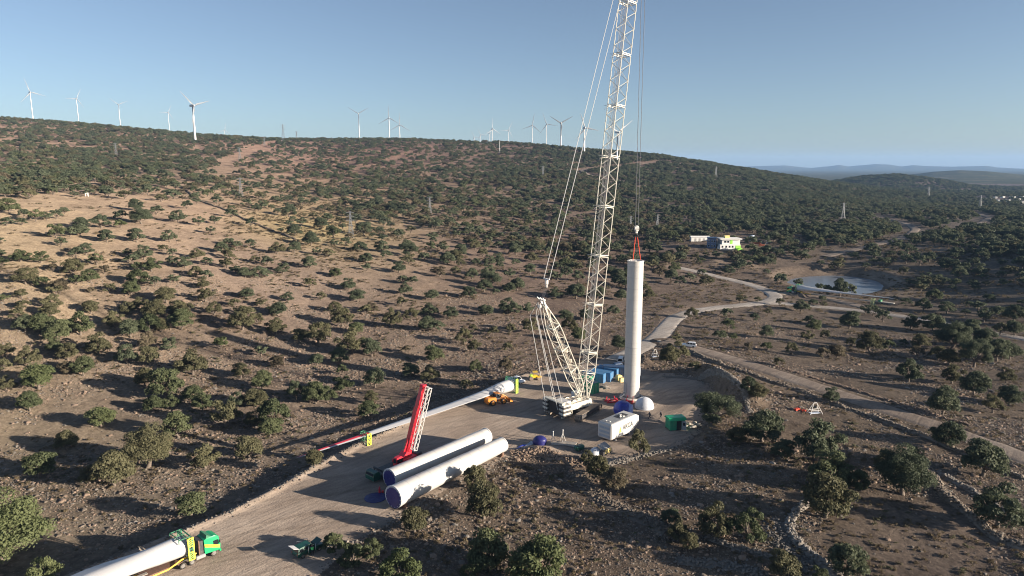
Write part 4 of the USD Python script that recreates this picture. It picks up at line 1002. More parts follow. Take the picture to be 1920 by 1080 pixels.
def lattice(p0, p1, side, w, t, bays, r_ch, r_br, taper0=0, taper1=0, w0=None, w1=None):
    """A four-chord lattice from p0 to p1: returns (chords [4 x MB], lacing MB). side is the direction of its width."""
    p0, p1 = np.asarray(p0, float), np.asarray(p1, float)
    a = unit(p1 - p0); s = unit(side - a * np.dot(a, side)); n = np.cross(a, s)
    L = np.linalg.norm(p1 - p0)
    xs = np.linspace(0, L, bays + 1)
    def half(x):
        k0 = min(1, x / taper0) if taper0 else 1
        k1 = min(1, (L - x) / taper1) if taper1 else 1
        k = (w0 + (1 - w0) * k0 if taper0 else 1) * (w1 + (1 - w1) * k1 if taper1 else 1)
        return w / 2 * k, t / 2 * k
    C = [[p0 + a * x + s * i * half(x)[0] + n * j * half(x)[1] for x in xs] for i, j in ((-1, -1), (1, -1), (1, 1), (-1, 1))]
    chords = []
    for c in C:
        m = MB(); m.path(c, r_ch, 6); chords.append(m)
    br = MB()
    for q in range(4):
        A, B = C[q], C[(q + 1) % 4]
        for k in range(bays):
            br.tube(A[k] if (k + q) % 2 else B[k], B[k + 1] if (k + q) % 2 else A[k + 1], r_br, n=4, caps=False)
    for k in (0, bays):
        for q in range(4):
            br.tube(C[q][k], C[(q + 1) % 4][k], r_br * 1.5, n=5)
    return chords, br

def wheel(t, x, y, z, r, w, name='wheel', rim='rim_grey', flip=1):
    p = np.linspace(0, 2 * math.pi, 17)[:-1]
    prof = [(r * .62, -w / 2), (r * .93, -w / 2), (r, -w * .32), (r, w * .32), (r * .93, w / 2), (r * .62, w / 2)]
    ring = [np.stack([x + q * np.cos(p), np.full(16, y + d), z + q * np.sin(p)], 1) for q, d in prof]
    m = MB().loft(ring + [ring[0]], caps=False)
    path = put(t, name, m, 'tyre', smooth=35)
    h = MB()
    h.tube([x, y - w * .38, z], [x, y + w * .38, z], r * .63, n=14)
    h.tube([x, y - w * .5, z], [x, y + w * .5, z], r * .2, n=8)
    put(path, 'rim', h, rim, smooth=35)
    return path

# ------------------------------------------------------------------ crawler crane
ROOT = np.array([17.3, 159.8, 2.6])
HEAD = np.array([.79, .61, 0.0]); SIDE = np.array([.61, -.79, 0.0])
crane = thing('crawler_crane', 'tall cream lattice boom crawler crane holding up the upright tower section', 'crane', (0, 0, 0))
boom_dir = unit(np.array([11.6 / 92.5 * .79, 11.6 / 92.5 * .61, 1.0]))
S = [3.0, 11.6, 23.2, 34.8, 46.4, 58.0, 69.6, 81.2, 92.8, 104.4, 110.5]
foot = MB()
tip_c, n_c = ROOT + boom_dir * S[0], 0
# tapered foot
for sgn in (-1, 1):
    for k in (-1, 1):
        foot.tube(ROOT + SIDE * sgn * 1.25 + HEAD * k * .12, ROOT + boom_dir * 6.5 + SIDE * sgn * 1.4 + np.cross(boom_dir, SIDE) * k * 1.4, .13, n=6)
q = np.cross(boom_dir, SIDE)
for i in range(5):
    a, b = i * 1.3 / 6.5, (i + 1) * 1.3 / 6.5
    for sgn in (-1, 1):
        P = lambda f, k: ROOT + boom_dir * 6.5 * f + SIDE * sgn * (1.25 + .15 * f) + q * k * (.12 + 1.28 * f)
        foot.tube(P(a, -1), P(b, 1), .06, n=4); foot.tube(P(a, 1), P(b, -1), .06, n=4)
    for k in (-1, 1):
        P = lambda f, sgn: ROOT + boom_dir * 6.5 * f + SIDE * sgn * (1.25 + .15 * f) + q * k * (.12 + 1.28 * f)
        foot.tube(P(a, -1), P(b, 1), .06, n=4)
put(crane, 'boom_foot', foot, 'crane_cream')
S[0] = 6.5
for i in range(len(S) - 1):
    ch, br = lattice(ROOT + boom_dir * (S[i] + .18), ROOT + boom_dir * (S[i + 1] - .18), SIDE, 2.85, 2.85, max(int(round((S[i + 1] - S[i]) / 1.95)), 2), .10, .05)
    for zc in (S[i] + .18, S[i + 1] - .18):
        c = ROOT + boom_dir * zc
        for sgn in (-1, 1):
            br.beam(c - SIDE * 1.4 + q * sgn * 1.42, c + SIDE * 1.4 + q * sgn * 1.42, .15)
            br.beam(c - q * 1.4 + SIDE * sgn * 1.42, c + q * 1.4 + SIDE * sgn * 1.42, .15)
    sec = put(crane, 'boom_section', br, 'crane_cream')
    for c in ch:
        put(sec, 'chord', c, 'crane_cream', smooth=40)
# walkway, rope guides and the ropes that run up the back of the boom
back = -q if np.dot(q, HEAD) > 0 else q
wk = MB()
for off in (-.55, -.2):
    wk.tube(ROOT + boom_dir * 8 + back * 1.15 + SIDE * off, ROOT + boom_dir * 109 + back * 1.15 + SIDE * off, .045, n=5)
for zc in np.arange(8, 109, 1.6):
    wk.tube(ROOT + boom_dir * zc + back * 1.15 + SIDE * -.55, ROOT + boom_dir * zc + back * 1.15 + SIDE * -.2, .03, n=4)
put(crane, 'boom_ladder', wk, 'grey_paint')
rp = MB()
for off in (.0, .2, .4, .6, .8):
    rp.tube(ROOT + boom_dir * 5 + back * .9 + SIDE * off, ROOT + boom_dir * 110 + back * .9 + SIDE * off, .035, n=5)
put(crane, 'boom_rope', rp, 'rope_steel')
for k, zc in enumerate((23.2, 34.8, 46.4, 58.0, 69.6, 81.2)):
    m = MB(); c = ROOT + boom_dir * zc
    m.beam(c + back * 1.4 - SIDE * 1.4, c + back * 2.1 - SIDE * 1.9, .09); m.beam(c + back * 1.4 - SIDE * 1.2, c + back * 1.9 - SIDE * 1.9 - boom_dir, .07)
    put(crane, 'rope_bracket', m, 'crane_white')
TIP = ROOT + boom_dir * 111.5
m = MB(); m.hull([TIP + SIDE * a * 1.2 + q * b * 1.2 + boom_dir * c for a in (-1, 1) for b in (-1, 1) for c in (-.5, 1.6)] + [TIP + SIDE * a * .6 + HEAD * 3.1 + [0, 0, c] for a in (-1, 1) for c in (.4, 1.2)])
put(crane, 'boom_head', m, 'crane_cream')
# mast leaning back
MH = np.array([6.7, 151.6, 28.6])
md = unit(MH - (ROOT + HEAD * -.4)); mq = np.cross(md, SIDE)
M0, M1 = ROOT + HEAD * -.4, MH - md * 1.2
ch, br = lattice(M0, M1, SIDE, 2.7, 2.2, 14, .11, .055, 5, 6.5, .35, .2)
for zc in (.34, .56, .78):
    c = M0 + (M1 - M0) * zc
    for sgn in (-1, 1):
        br.beam(c - SIDE * 1.25 + mq * sgn * 1.05, c + SIDE * 1.25 + mq * sgn * 1.05, .2)
        br.beam(c - mq * 1.05 + SIDE * sgn * 1.28, c + mq * 1.05 + SIDE * sgn * 1.28, .2)
mast = put(crane, 'mast', br, 'crane_cream')
for c in ch:
    put(mast, 'chord', c, 'crane_cream', smooth=40)
m = MB()
for off in (-.5, -.1, .3, .6):
    m.tube(M0 + md * 5 + mq * .7 + SIDE * off, M1 - md * 1 + mq * .3 + SIDE * off * .4, .04, n=5)
for k in (.3, .4, .5):
    m.cbox(M0 + (M1 - M0) * k + mq * .9, (.7, .5, .9), .1)
put(mast, 'rope', m, 'rope_tan')
m = MB()
for sgn in (-1, 1):
    m.beam(MH - md * 2.2 + SIDE * sgn * .45, MH + md * .5 + SIDE * sgn * .55, .22, .34)
    m.beam(MH - md * .6 + SIDE * sgn * .5, MH - md * .4 + SIDE * sgn * .5 - HEAD * 1.2 + [0, 0, 1.1], .16)
m.tube(MH - SIDE * .9, MH + SIDE * .9, .28, n=10)
m.cbox(MH - HEAD * .7 + [0, 0, -1.4], (.8, .8, .7), .15)
put(crane, 'mast_head', m, 'crane_white', smooth=35)
# pendants from the boom tip, their block, and the falls of rope between block and mast
BL = MH + unit(TIP - MH) * 4.2
m = MB()
m.cbox(BL, (.75, .9, 1.5), .2); m.cbox(BL - [0, 0, 1.0], (.4, .5, .8), .1)
m.beam(BL - SIDE * 1.0 + [0, 0, .6], BL + SIDE * 1.0 + [0, 0, .6], .25)
put(crane, 'pendant_block', m, 'crane_white')
for sgn in (-1, 1):
    m = MB(); m.tube(BL + SIDE * sgn * .95 + [0, 0, .6], TIP + SIDE * sgn * 1.25, .065, n=6)
    put(crane, 'pendant', m, 'pendant_light')
m = MB()
for off in (-.4, -.15, .15, .4):
    m.tube(BL + SIDE * off - [0, 0, 1.2], MH + SIDE * off, .025, n=4)
put(crane, 'luffing_rope', m, 'rope_steel')
# back stays from the mast head to the rear of the house
REAR = ROOT - HEAD * 10.2
for k, (off, dz, fw) in enumerate(((-2.1, -.5, 0.0), (-1.5, -.5, 2.2), (1.5, -.5, 2.2), (2.1, -.5, 0.0))):
    m = MB()
    top = MH - HEAD * .8 + SIDE * off * .25 + [0, 0, -.6]
    kink = MH - HEAD * (2.4 if k in (0, 3) else 1.0) + SIDE * off * .6 + [0, 0, -3.6]
    m.path([top, kink, REAR + HEAD * fw + SIDE * off + [0, 0, .6 + dz]], .06, 6)
    put(crane, 'back_stay', m, 'pendant_light', smooth=40)
# house: side frames, machinery deck, winches, counterweights, ladder, cab
def hb(m, f, s, z, df, ds, dz, b=.08):
    c = ROOT + HEAD * f + SIDE * s
    m.cbox([c[0], c[1], z], (df, ds, dz), b, rz=math.atan2(HEAD[1], HEAD[0]))
for sgn in (-1, 1):
    m = MB()
    hb(m, -4.3, 1.9 * sgn, 2.35, 9.6, .55, 1.5)
    m.hull([ROOT + HEAD * a + SIDE * sgn * (1.9 + b) + [0, 0, c] for a, c in ((-.9, -1.0), (.9, -1.0), (.35, .75), (-.35, .75)) for b in (-.3, .3)])
    fr = put(crane, 'side_frame', m, 'crane_cream')
m = MB(); hb(m, -4.0, 0, 1.75, 8.6, 3.4, .35); hb(m, -1.2, 0, 1.35, 3.4, 3.2, .6)
put(crane, 'machinery_deck', m, 'crane_white')
for f, s, r, w in ((-2.6, 0, .62, 2.2), (-4.3, 0, .7, 2.4), (-6.1, .0, .6, 2.2)):
    m = MB(); c = ROOT + HEAD * f; m.tube([*(c - SIDE * w / 2)[:2], 2.75], [*(c + SIDE * w / 2)[:2], 2.75], r, n=14)
    for sgn in (-1, 1):
        m.tube([*(c + SIDE * sgn * w / 2)[:2], 2.75], [*(c + SIDE * sgn * (w / 2 + .1))[:2], 2.75], r * 1.35, n=14)
    put(crane, 'winch', m, 'rope_tan', smooth=35)
m = MB(); hb(m, -6.9, 0.1, 2.9, 2.6, 3.3, 1.9, .15); put(crane, 'engine_house', m, 'crane_white')
m = MB(); hb(m, -6.4, -2.8, 3.0, 4.0, 1.3, 1.9, .15); put(crane, 'engine_house', m, 'dark_steel')
m = MB(); hb(m, -9.4, 0, 4.3, 1.0, 6.6, .28, .05); hb(m, -9.4, -3.1, 2.5, .9, .35, 3.4, .05); hb(m, -9.4, 3.1, 2.5, .9, .35, 3.4, .05); put(crane, 'rear_frame', m, 'crane_cream')
m = MB(); hb(m, -9.1, 0, 2.55, .8, 5.6, 2.9, .05); put(crane, 'rear_screen', m, 'black')
for k in range(6):                     # slabs stacked at both rear corners
    for sgn in (-1, 1):
        m = MB(); hb(m, -8.7, sgn * 2.9, 1.35 + k * .48, 2.3, 1.7, .42, .06)
        put(crane, 'counterweight', m, 'crane_cream' if k % 2 else 'dark_steel')
m = MB()
for k in range(9):
    hb(m, -7.2, 3.3, 1.2 + k * .38, .9, .08, .06, 0)
hb(m, -7.65, 3.3, 2.7, .08, .1, 3.4, 0); hb(m, -6.75, 3.3, 2.7, .08, .1, 3.4, 0)
put(crane, 'access_ladder', m, 'crane_cream')
m = MB(); hb(m, .3, -3.0, 2.6, 2.3, 1.5, 2.3, .2)
cab = put(crane, 'cab', m, 'crane_white')
m = MB(); hb(m, 1.43, -3.0, 2.85, .06, 1.25, 1.4, .02); hb(m, .4, -3.76, 2.85, 1.5, .06, 1.2, .02); hb(m, .4, -2.24, 2.85, 1.5, .06, 1.2, .02); put(cab, 'window', m, 'car_glass')
for f in (-2.5, -5.0, -7.5):
    m = MB()
    for a in (0, .8):
        c = ROOT + HEAD * (f + a) + SIDE * 2.2; m.tube([c[0], c[1], 3.1], [c[0], c[1], 4.1], .03, n=4)
    for z in (3.6, 4.1):
        c = ROOT + HEAD * (f - .3) + SIDE * 2.2; d_ = c + HEAD * 1.5; m.tube([c[0], c[1], z], [d_[0], d_[1], z], .03, n=4)
    put(crane, 'handrail', m, 'crane_cream')
# undercarriage turned a little from the house
CH = unit(np.array([.57, .82, 0])); CS = np.array([CH[1], -CH[0], 0])
CC = ROOT - HEAD * 3.2
def ub(m, f, s, z, df, ds, dz, b=.08):
    c = CC + CH * f + CS * s
    m.cbox([c[0], c[1], z], (df, ds, dz), b, rz=math.atan2(CH[1], CH[0]))
m = MB(); ub(m, 0, 0, .95, 3.2, 7.0, .9); m.tube([CC[0], CC[1], 1.2], [CC[0], CC[1], 1.75], 1.7, n=20); put(crane, 'car_body', m, 'dark_steel')
for sgn in (-1, 1):
    n_sh, Lh, rr = 44, 4.7, .78
    m = MB(); ub(m, 0, sgn * 4.0, .82, 9.6, 1.0, .9, .1)
    fr = put(crane, 'crawler', m, 'dark_steel')
    shoes = MB()
    per = 4 * Lh + 2 * math.pi * rr
    for k in range(n_sh):
        d = k / n_sh * per
        if d < 2 * Lh: x, z, tx, tz = -Lh + d, rr * 2, 1, 0
        elif d < 2 * Lh + math.pi * rr:
            a = (d - 2 * Lh) / rr; x, z, tx, tz = Lh + rr * math.sin(a), rr + rr * math.cos(a), math.cos(a), -math.sin(a)
        elif d < 4 * Lh + math.pi * rr: x, z, tx, tz = Lh - (d - 2 * Lh - math.pi * rr), 0, -1, 0
        else:
            a = (d - 4 * Lh - math.pi * rr) / rr; x, z, tx, tz = -Lh - rr * math.sin(a), rr - rr * math.cos(a), -math.cos(a), math.sin(a)
        c = CC + CH * x + CS * sgn * 4.0 + [0, 0, z + .08 - CC[2]]
        t3 = CH * tx + np.array([0, 0, tz]); 
        shoes.beam(c - t3 * .24, c + t3 * .24, 1.5, .14, up=np.cross(CS, t3) if abs(tz) > .9 else (0, 0, 1))
    put(fr, 'track_shoes', shoes, 'track_steel')
    m = MB()
    for x in (-Lh, Lh):
        c = CC + CH * x + CS * sgn * 4.0; m.tube([*(c - CS * .55)[:2], rr + .08], [*(c + CS * .55)[:2], rr + .08], rr * .86, n=16)
    put(fr, 'idler', m, 'track_steel', smooth=35)

# hook block, slings, tower section on its foundation
TW = np.array([*flat(1184, 741, 0.7)])
block = thing('hook_block', 'white hook block hanging above the upright tower section', 'crane hook', (TW[0], TW[1], 0))
m = MB(); m.cbox([0, 0, 43.0], (.9, .9, 1.5), .25); m.cbox([0, 0, 42.1], (.6, .6, .5), .1); m.tube([-.5, 0, 43.1], [.5, 0, 43.1], .55, n=14)
put(block, 'sheave_housing', m, 'crane_white', smooth=35)
m = MB(); a = np.linspace(-.3, 4.2, 12); m.path(np.stack([.35 * np.sin(a), 0 * a, 41.3 + .35 * np.cos(a)], 1), .1, 8); m.tube([0, 0, 41.6], [0, 0, 42.0], .12)
put(block, 'hook', m, 'dark_steel', smooth=True)
for sgn in (-1, 1):
    m = MB(); m.tube([.34 * sgn, .1 * sgn, 43.6], [(TIP[0] - TW[0]) + HEAD[0] * 2.7 + .45 * sgn, (TIP[1] - TW[1]) + HEAD[1] * 2.7, TIP[2] + .5], .06, n=6)
    put(block, 'hoist_rope', m, 'rope_steel')
TOP = 35.2
for k, (dx, dy) in enumerate(((-.72, -.30), (1.22, .15))):
    m = MB(); m.path([[TW[0] + .25 * np.sign(dx), TW[1], 40.95], [TW[0] + dx, TW[1] + dy, TOP + .1]], .085, 6)
    single('lifting_sling', m, 'sling_red', ('left' if k == 0 else 'right') + ' red lifting sling between hook block and the tower top', 'sling')
tw = thing('tower_section', 'upright white steel wind turbine tower section standing on its foundation', 'tower section', (TW[0], TW[1], 0))
def ring(z, r, n=48):
    a = np.arange(n) * 2 * math.pi / n
    return np.stack([r * np.cos(a), r * np.sin(a), np.full(n, z)], 1)
m = MB(); m.loft([ring(.75, 1.98), ring(13.45, 1.98)], caps=False); lo = put(tw, 'lower_shell', m, 'tower_white', smooth=40)
m = MB(); m.loft([ring(13.53, 1.98), ring(TOP - .15, 1.96)], caps=False); put(tw, 'upper_shell', m, 'tower_white', smooth=40)
for z_ in np.arange(3.6, 34, 2.75):
    if abs(z_ - 13.5) > .8:
        put(tw, 'weld_seam', MB().loft([ring(z_, 1.975), ring(z_, 1.986), ring(z_ + .06, 1.986), ring(z_ + .06, 1.975)], caps=False), 'weld_grey')
m = MB(); m.loft([ring(13.44, 1.95), ring(13.44, 2.0), ring(13.54, 2.0), ring(13.54, 1.95)], caps=False); put(tw, 'joint_flange', m, 'grey_paint', smooth=30)
m = MB(); m.loft([ring(TOP - .16, 1.97), ring(TOP - .16, 2.06), ring(TOP, 2.06), ring(TOP, 1.7), ring(TOP - .5, 1.7)], caps=False); put(tw, 'top_flange', m, 'crane_white', smooth=30)
m = MB(); m.loft([ring(TOP - .55, .01), ring(TOP - .5, 1.94)], caps=False); m.cbox([-.6, -.9, TOP - .1], (.9, .5, .5), .08); m.cbox([-1.1, .3, TOP - .15], (.5, .6, .4), .08); m.cbox([-.2, -1.2, TOP - .05], (.6, .3, .4), .05); put(tw, 'top_platform', m, 'crane_white')
m = MB(); m.loft([ring(.62, 1.9), ring(.62, 2.25), ring(.78, 2.25), ring(.78, 1.9)], caps=False); put(tw, 'base_flange', m, 'grey_paint', smooth=30)
ang = math.radians(205)
m = MB(); m.cbox([2.0 * math.cos(ang), 2.0 * math.sin(ang), 3.1], (.14, .95, 2.3), .05, rz=ang); door = put(tw, 'door', m, 'black')
m = MB(); m.cbox([2.02 * math.cos(ang), 2.02 * math.sin(ang), 3.1], (.1, 1.2, 2.6), .05, rz=ang); put(tw, 'door_frame', m, 'tower_white')
m = MB()
for k in range(5):
    m.cbox([(2.3 + .3 * k) * math.cos(ang), (2.3 + .3 * k) * math.sin(ang), 1.75 - k * .3], (.3, .9, .06), rz=ang)
put(tw, 'entry_steps', m, 'grey_paint')
fd = thing('foundation_plinth', 'round concrete foundation plinth under the upright tower section', 'foundation', (TW[0], TW[1], 0))
m = MB(); m.loft([ring(-.3, 3.0), ring(.45, 2.95), ring(.58, 2.75), ring(.6, .1)], caps=False); put(fd, 'plinth', m, 'concrete', smooth=30)
m = MB()
for k in range(40):
    a = k * 2 * math.pi / 40; m.tube([2.4 * math.cos(a), 2.4 * math.sin(a), .58], [2.4 * math.cos(a), 2.4 * math.sin(a), .85], .05, n=5)
put(fd, 'anchor_bolts', m, 'dark_steel')

# lying tower sections on saddles
def lying(label, a, b, r0, r1, caps):
    a, b = np.array([*a, 0]), np.array([*b, 0])
    L = np.linalg.norm(b - a)
    t = thing('lying_tower_section', label, 'tower section', a, math.atan2((b - a)[1], (b - a)[0]), 'tower sections lying on the pad')
    def rg(x, r, n=48):
        k = np.arange(n) * 2 * math.pi / n; zc = .35 + r0 + (r - r0)
        return np.stack([np.full(n, x), -r * np.cos(k), .35 + r0 - (r0 - r) * 1.0 + r * np.sin(k)], 1)
    xs = np.linspace(0, L, 9)
    m = MB(); m.loft([rg(x, r0 + (r1 - r0) * x / L) for x in xs], caps=False); put(t, 'shell', m, 'tower_white', smooth=40)
    for x in np.arange(2.8, L - 1, 2.75):
        r = r0 + (r1 - r0) * x / L
        put(t, 'weld_seam', MB().loft([rg(x, r - .005), rg(x, r + .007), rg(x + .06, r + .007), rg(x + .06, r - .005)], caps=False), 'weld_grey')
    for x, r in ((0, r0), (L, r1)):
        m = MB(); s = 1 if x == 0 else -1
        m.loft([rg(x - .02 * s, r * .9), rg(x - .02 * s, r * 1.025), rg(x + .2 * s, r * 1.025), rg(x + .2 * s, r * .99)], caps=False); put(t, 'flange', m, 'blade_white', smooth=30)
    m = MB(); k = rg(0, r0 * .97); c = k.mean(0)
    rr = [k, c + (k - c) * .7 + [-.10, 0, 0], c + (k - c) * .35 + [.06, 0, 0], c + (k - c) * .02]
    m.loft(rr, caps=False); put(t, 'end_cover', m, 'blue_cover', smooth=60)
    m = MB(); k = rg(L, r1 * .97); c = k.mean(0); m.loft([k, c + (k - c) * .01], caps=False); put(t, 'end_cover', m, 'tarp_pale')
    m = MB()
    for k in range(14):
        a_ = k * 2 * math.pi / 14
        m.cbox([-.06, -r0 * .88 * math.cos(a_), .35 + r0 + r0 * .88 * math.sin(a_)], (.12, .12, .12), .02)
    put(t, 'cover_ties', m, 'tarp_pale')
    for x, r in ((1.6, r0), (L - 1.6, r1)):
        m = MB(); m.cbox([x, 0, .2], (.6, 2.6, .4), .05)
        for s in (-1, 1):
            m.hull([[x + q_, s * y, z] for q_ in (-.25, .25) for y, z in ((.6, .4), (1.5, .4), (1.5, 1.0), (1.3, 1.0))])
        put(t, 'saddle', m, 'brown_steel')
    return t
lying('long white lying tower section nearest the camera, tree shadows on its side', flat(738, 952, .4), flat(942, 846, .4), 1.98, 1.5, True)
lying('white lying tower section behind, beside the red crane', flat(731, 914, .4), flat(912, 830, .4), 1.78, 1.62, True)
m = MB(); c = flat(704, 934)
n_ = 36; k = np.arange(n_) * 2 * math.pi / n_
rr = lambda s, z: np.stack([c[0] + 1.95 * s * np.cos(k), c[1] + 1.95 * s * np.sin(k), z + .10 * (meshkit.fbm(np.stack([np.cos(k) * 3 * s, np.sin(k) * 3 * s, 0 * k], -1), 3, 5))], 1)
m.loft([rr(1, .02), rr(.98, .10), rr(.6, .14), rr(.3, .12), rr(.02, .14)], caps=False)
single('round_cover', m, 'blue_cover', 'blue round end cover lying flat on the gravel before the sections', 'cover')
m = MB(); c = flat(712, 925); m.cbox([c[0], c[1], .55], (.35, .45, 1.1), .1); m.tube([c[0], c[1], 1.1], [c[0], c[1], 1.3], .1); m.cbox([c[0] + .5, c[1] + .2, .25], (.4, .4, .5), .08)
single('red_stand', m, 'red_paint', 'small red stand beside the blue round cover', 'stand')

# ------------------------------------------------------------------ rotor blades
def blade_mesh(L, chord=4.1, root_r=1.5, flip=1, pre=0.0, sweep=0.0):
    """Root cylinder growing into a twisted aerofoil; along +x from the root, flat on its side."""
    n = 28; k = np.arange(n) * 2 * math.pi / n
    st = [0, .03, .07, .11, .16, .21, .27, .35, .45, .56, .68, .80, .90, .96, .99, 1.0]
    ch = [2 * root_r] * 2 + [2 * root_r * 1.04, chord * .86, chord * .97, chord, chord * .95, chord * .82, chord * .69, chord * .57, chord * .47, chord * .36, chord * .26, chord * .17, chord * .09, chord * .02]
    th = [2 * root_r] * 2 + [2 * root_r * .94, 2 * root_r * .78, 2 * root_r * .63, 2 * root_r * .52, 2 * root_r * .43, 2 * root_r * .33, .82, .66, .52, .40, .28, .18, .10, .03]
    bl = [0, 0, .25, .6, .85, 1, 1, 1, 1, 1, 1, 1, 1, 1, 1, 1]
    rings = []
    for s, c, t, b in zip(st, ch, th, bl):
        x = np.cos(k); y = np.sin(k)
        foil_x = c * (x * .5 + .18 * b)
        foil_y = t * .5 * y * (1 - b * .72 * np.clip(x, 0, 1) ** .9)
        tw_ = math.radians(16) * (1 - min(s / .6, 1)) * b
        yy = flip * (foil_x * math.cos(tw_) - foil_y * math.sin(tw_))
        zz = foil_x * math.sin(tw_) + foil_y * math.cos(tw_)
        rings.append(np.stack([np.full(n, s * L), yy + sweep * s * s, zz + pre * s * s], 1))
    return rings, st
def blade_parts(t, L, off, split=None, **kw):
    rings, st = blade_mesh(L, **kw)
    rings = [r + np.asarray(off, float) for r in rings]
    if not split:
        m = MB(); m.loft(rings); put(t, 'shell', m, 'blade_white', smooth=50)
    else:
        fine = []
        cuts = [0] + list(split)
        def interp(s):
            j = min(max(np.searchsorted(st, s) - 1, 0), len(st) - 2)
            f = (s - st[j]) / (st[j + 1] - st[j]); return rings[j] * (1 - f) + rings[j + 1] * f
        m = MB(); m.loft([r for r, s in zip(rings, st) if s < split[0]] + [interp(split[0])]); put(t, 'shell', m, 'blade_white', smooth=50)
        ends = list(split) + [1.0]
        tip = [interp(split[0])] + [r for r, s in zip(rings, st) if s > split[0]]
        ang = np.arange(len(rings[0])) * 2 * math.pi / len(rings[0])
        dark = np.nonzero(np.cos(ang) < .6)[0]
        a0, a1 = dark[0], dark[-1]
        light = np.concatenate([np.arange(a1, len(ang)), np.arange(0, a0 + 1)])
        for nm, sel, mm in (('red_tip_band', dark, 'blade_red'), ('white_tip_band', light, 'blade_white')):
            m = MB(); m.loft([r[sel] for r in tip], caps=False, closed=False); put(t, nm, m, mm, smooth=50)
    m = MB(); k = rings[0]; c = k.mean(0); m.loft([k + [-.02, 0, 0], c + (k - c) * .9 + [-.03, 0, 0], c + (k - c) * .88 + [.5, 0, 0], c + (k - c) * .02 + [.5, 0, 0]], caps=False); put(t, 'root_ring', m, 'grey_paint', smooth=30)
b0, b1 = flat(957, 722, 1.9), flat(556, 858, 1.7)
LB = float(np.linalg.norm(b1 - b0))
bl = thing('rotor_blade', 'white rotor blade with red striped tip lying along the pad edge', 'rotor blade', (*b0, 1.9), math.atan2(*(b1 - b0)[::-1]))
blade_parts(bl, LB, (0, 0, 0), split=[.725], chord=4.3, root_r=1.55, flip=1, pre=-.2)
def frame_box(t, c, s, m_side, m_front, rz=0.0, name='frame', panels=True, rows=4):
    """Transport frame: posts, rails and zig-zag bracing round a box, and yellow ladder panels on one side."""
    c = np.asarray(c, float); sx_, sy_, sz_ = np.asarray(s, float) / 2
    R = np.array([[math.cos(rz), -math.sin(rz), 0], [math.sin(rz), math.cos(rz), 0], [0, 0, 1]])
    P = lambda x, y, z: c + R @ np.array([x * sx_, y * sy_, z * sz_])
    for x in (-1, 1):
        for y in (-1, 1):
            put(t, 'post', MB().beam(P(x, y, -1), P(x, y, 1), .16), m_side)
    m = MB()
    for z in np.linspace(-1, 1, 3):
        for y in (-1, 1): m.beam(P(-1, y, z), P(1, y, z), .12)
        for x in (-1, 1): m.beam(P(x, -1, z), P(x, 1, z), .12)
    put(t, 'rail', m, m_side)
    m = MB()
    for y in (-1, 1):
        for z in (-1, 0): m.beam(P(-1, y, z), P(1, y, z + 1), .08); m.beam(P(1, y, z), P(-1, y, z + 1), .08)
    for x in (-1,):
        for z in (-1, 0): m.beam(P(x, -1, z), P(x, 1, z + 1), .08); m.beam(P(x, 1, z), P(x, -1, z + 1), .08)
    put(t, 'brace', m, m_side)
    if panels:
        m = MB()
        for y in (-1.02, 1.02): m.beam(P(1.06, y, -1), P(1.06, y, 1), .15)
        for z in np.linspace(-1, 1, rows + 1): m.beam(P(1.06, -1, z), P(1.06, 1, z), .12)
        for z in np.linspace(-1, 1, rows + 1)[:-1]:
            m.beam(P(1.06, -.8, z), P(1.06, .3, z + 2 / rows), .09); m.beam(P(1.06, .3, z), P(1.06, .8, z + 1.4 / rows), .09)
        put(t, 'ladder_panel', m, m_front)
c = flat(686, 832)
fr = thing('blade_tip_frame', 'green and yellow steel frame carrying the lying blade near its tip', 'transport frame', (*c, 0), PAD_AXIS - math.pi / 2)
frame_box(fr, (0, 0, 1.25), (2.3, .95, 2.5), 'green_frame', 'signal_yellow', rows=3)
c = flat(960, 735)
fr = thing('blade_root_frame', 'green steel frame bolted to the root of the lying blade', 'transport frame', (*b0, 0), math.atan2(*(b1 - b0)[::-1]) + math.pi / 2)
frame_box(fr, (0, .4, 1.9), (3.6, .7, 3.8), 'green_frame', 'lime', rows=5)

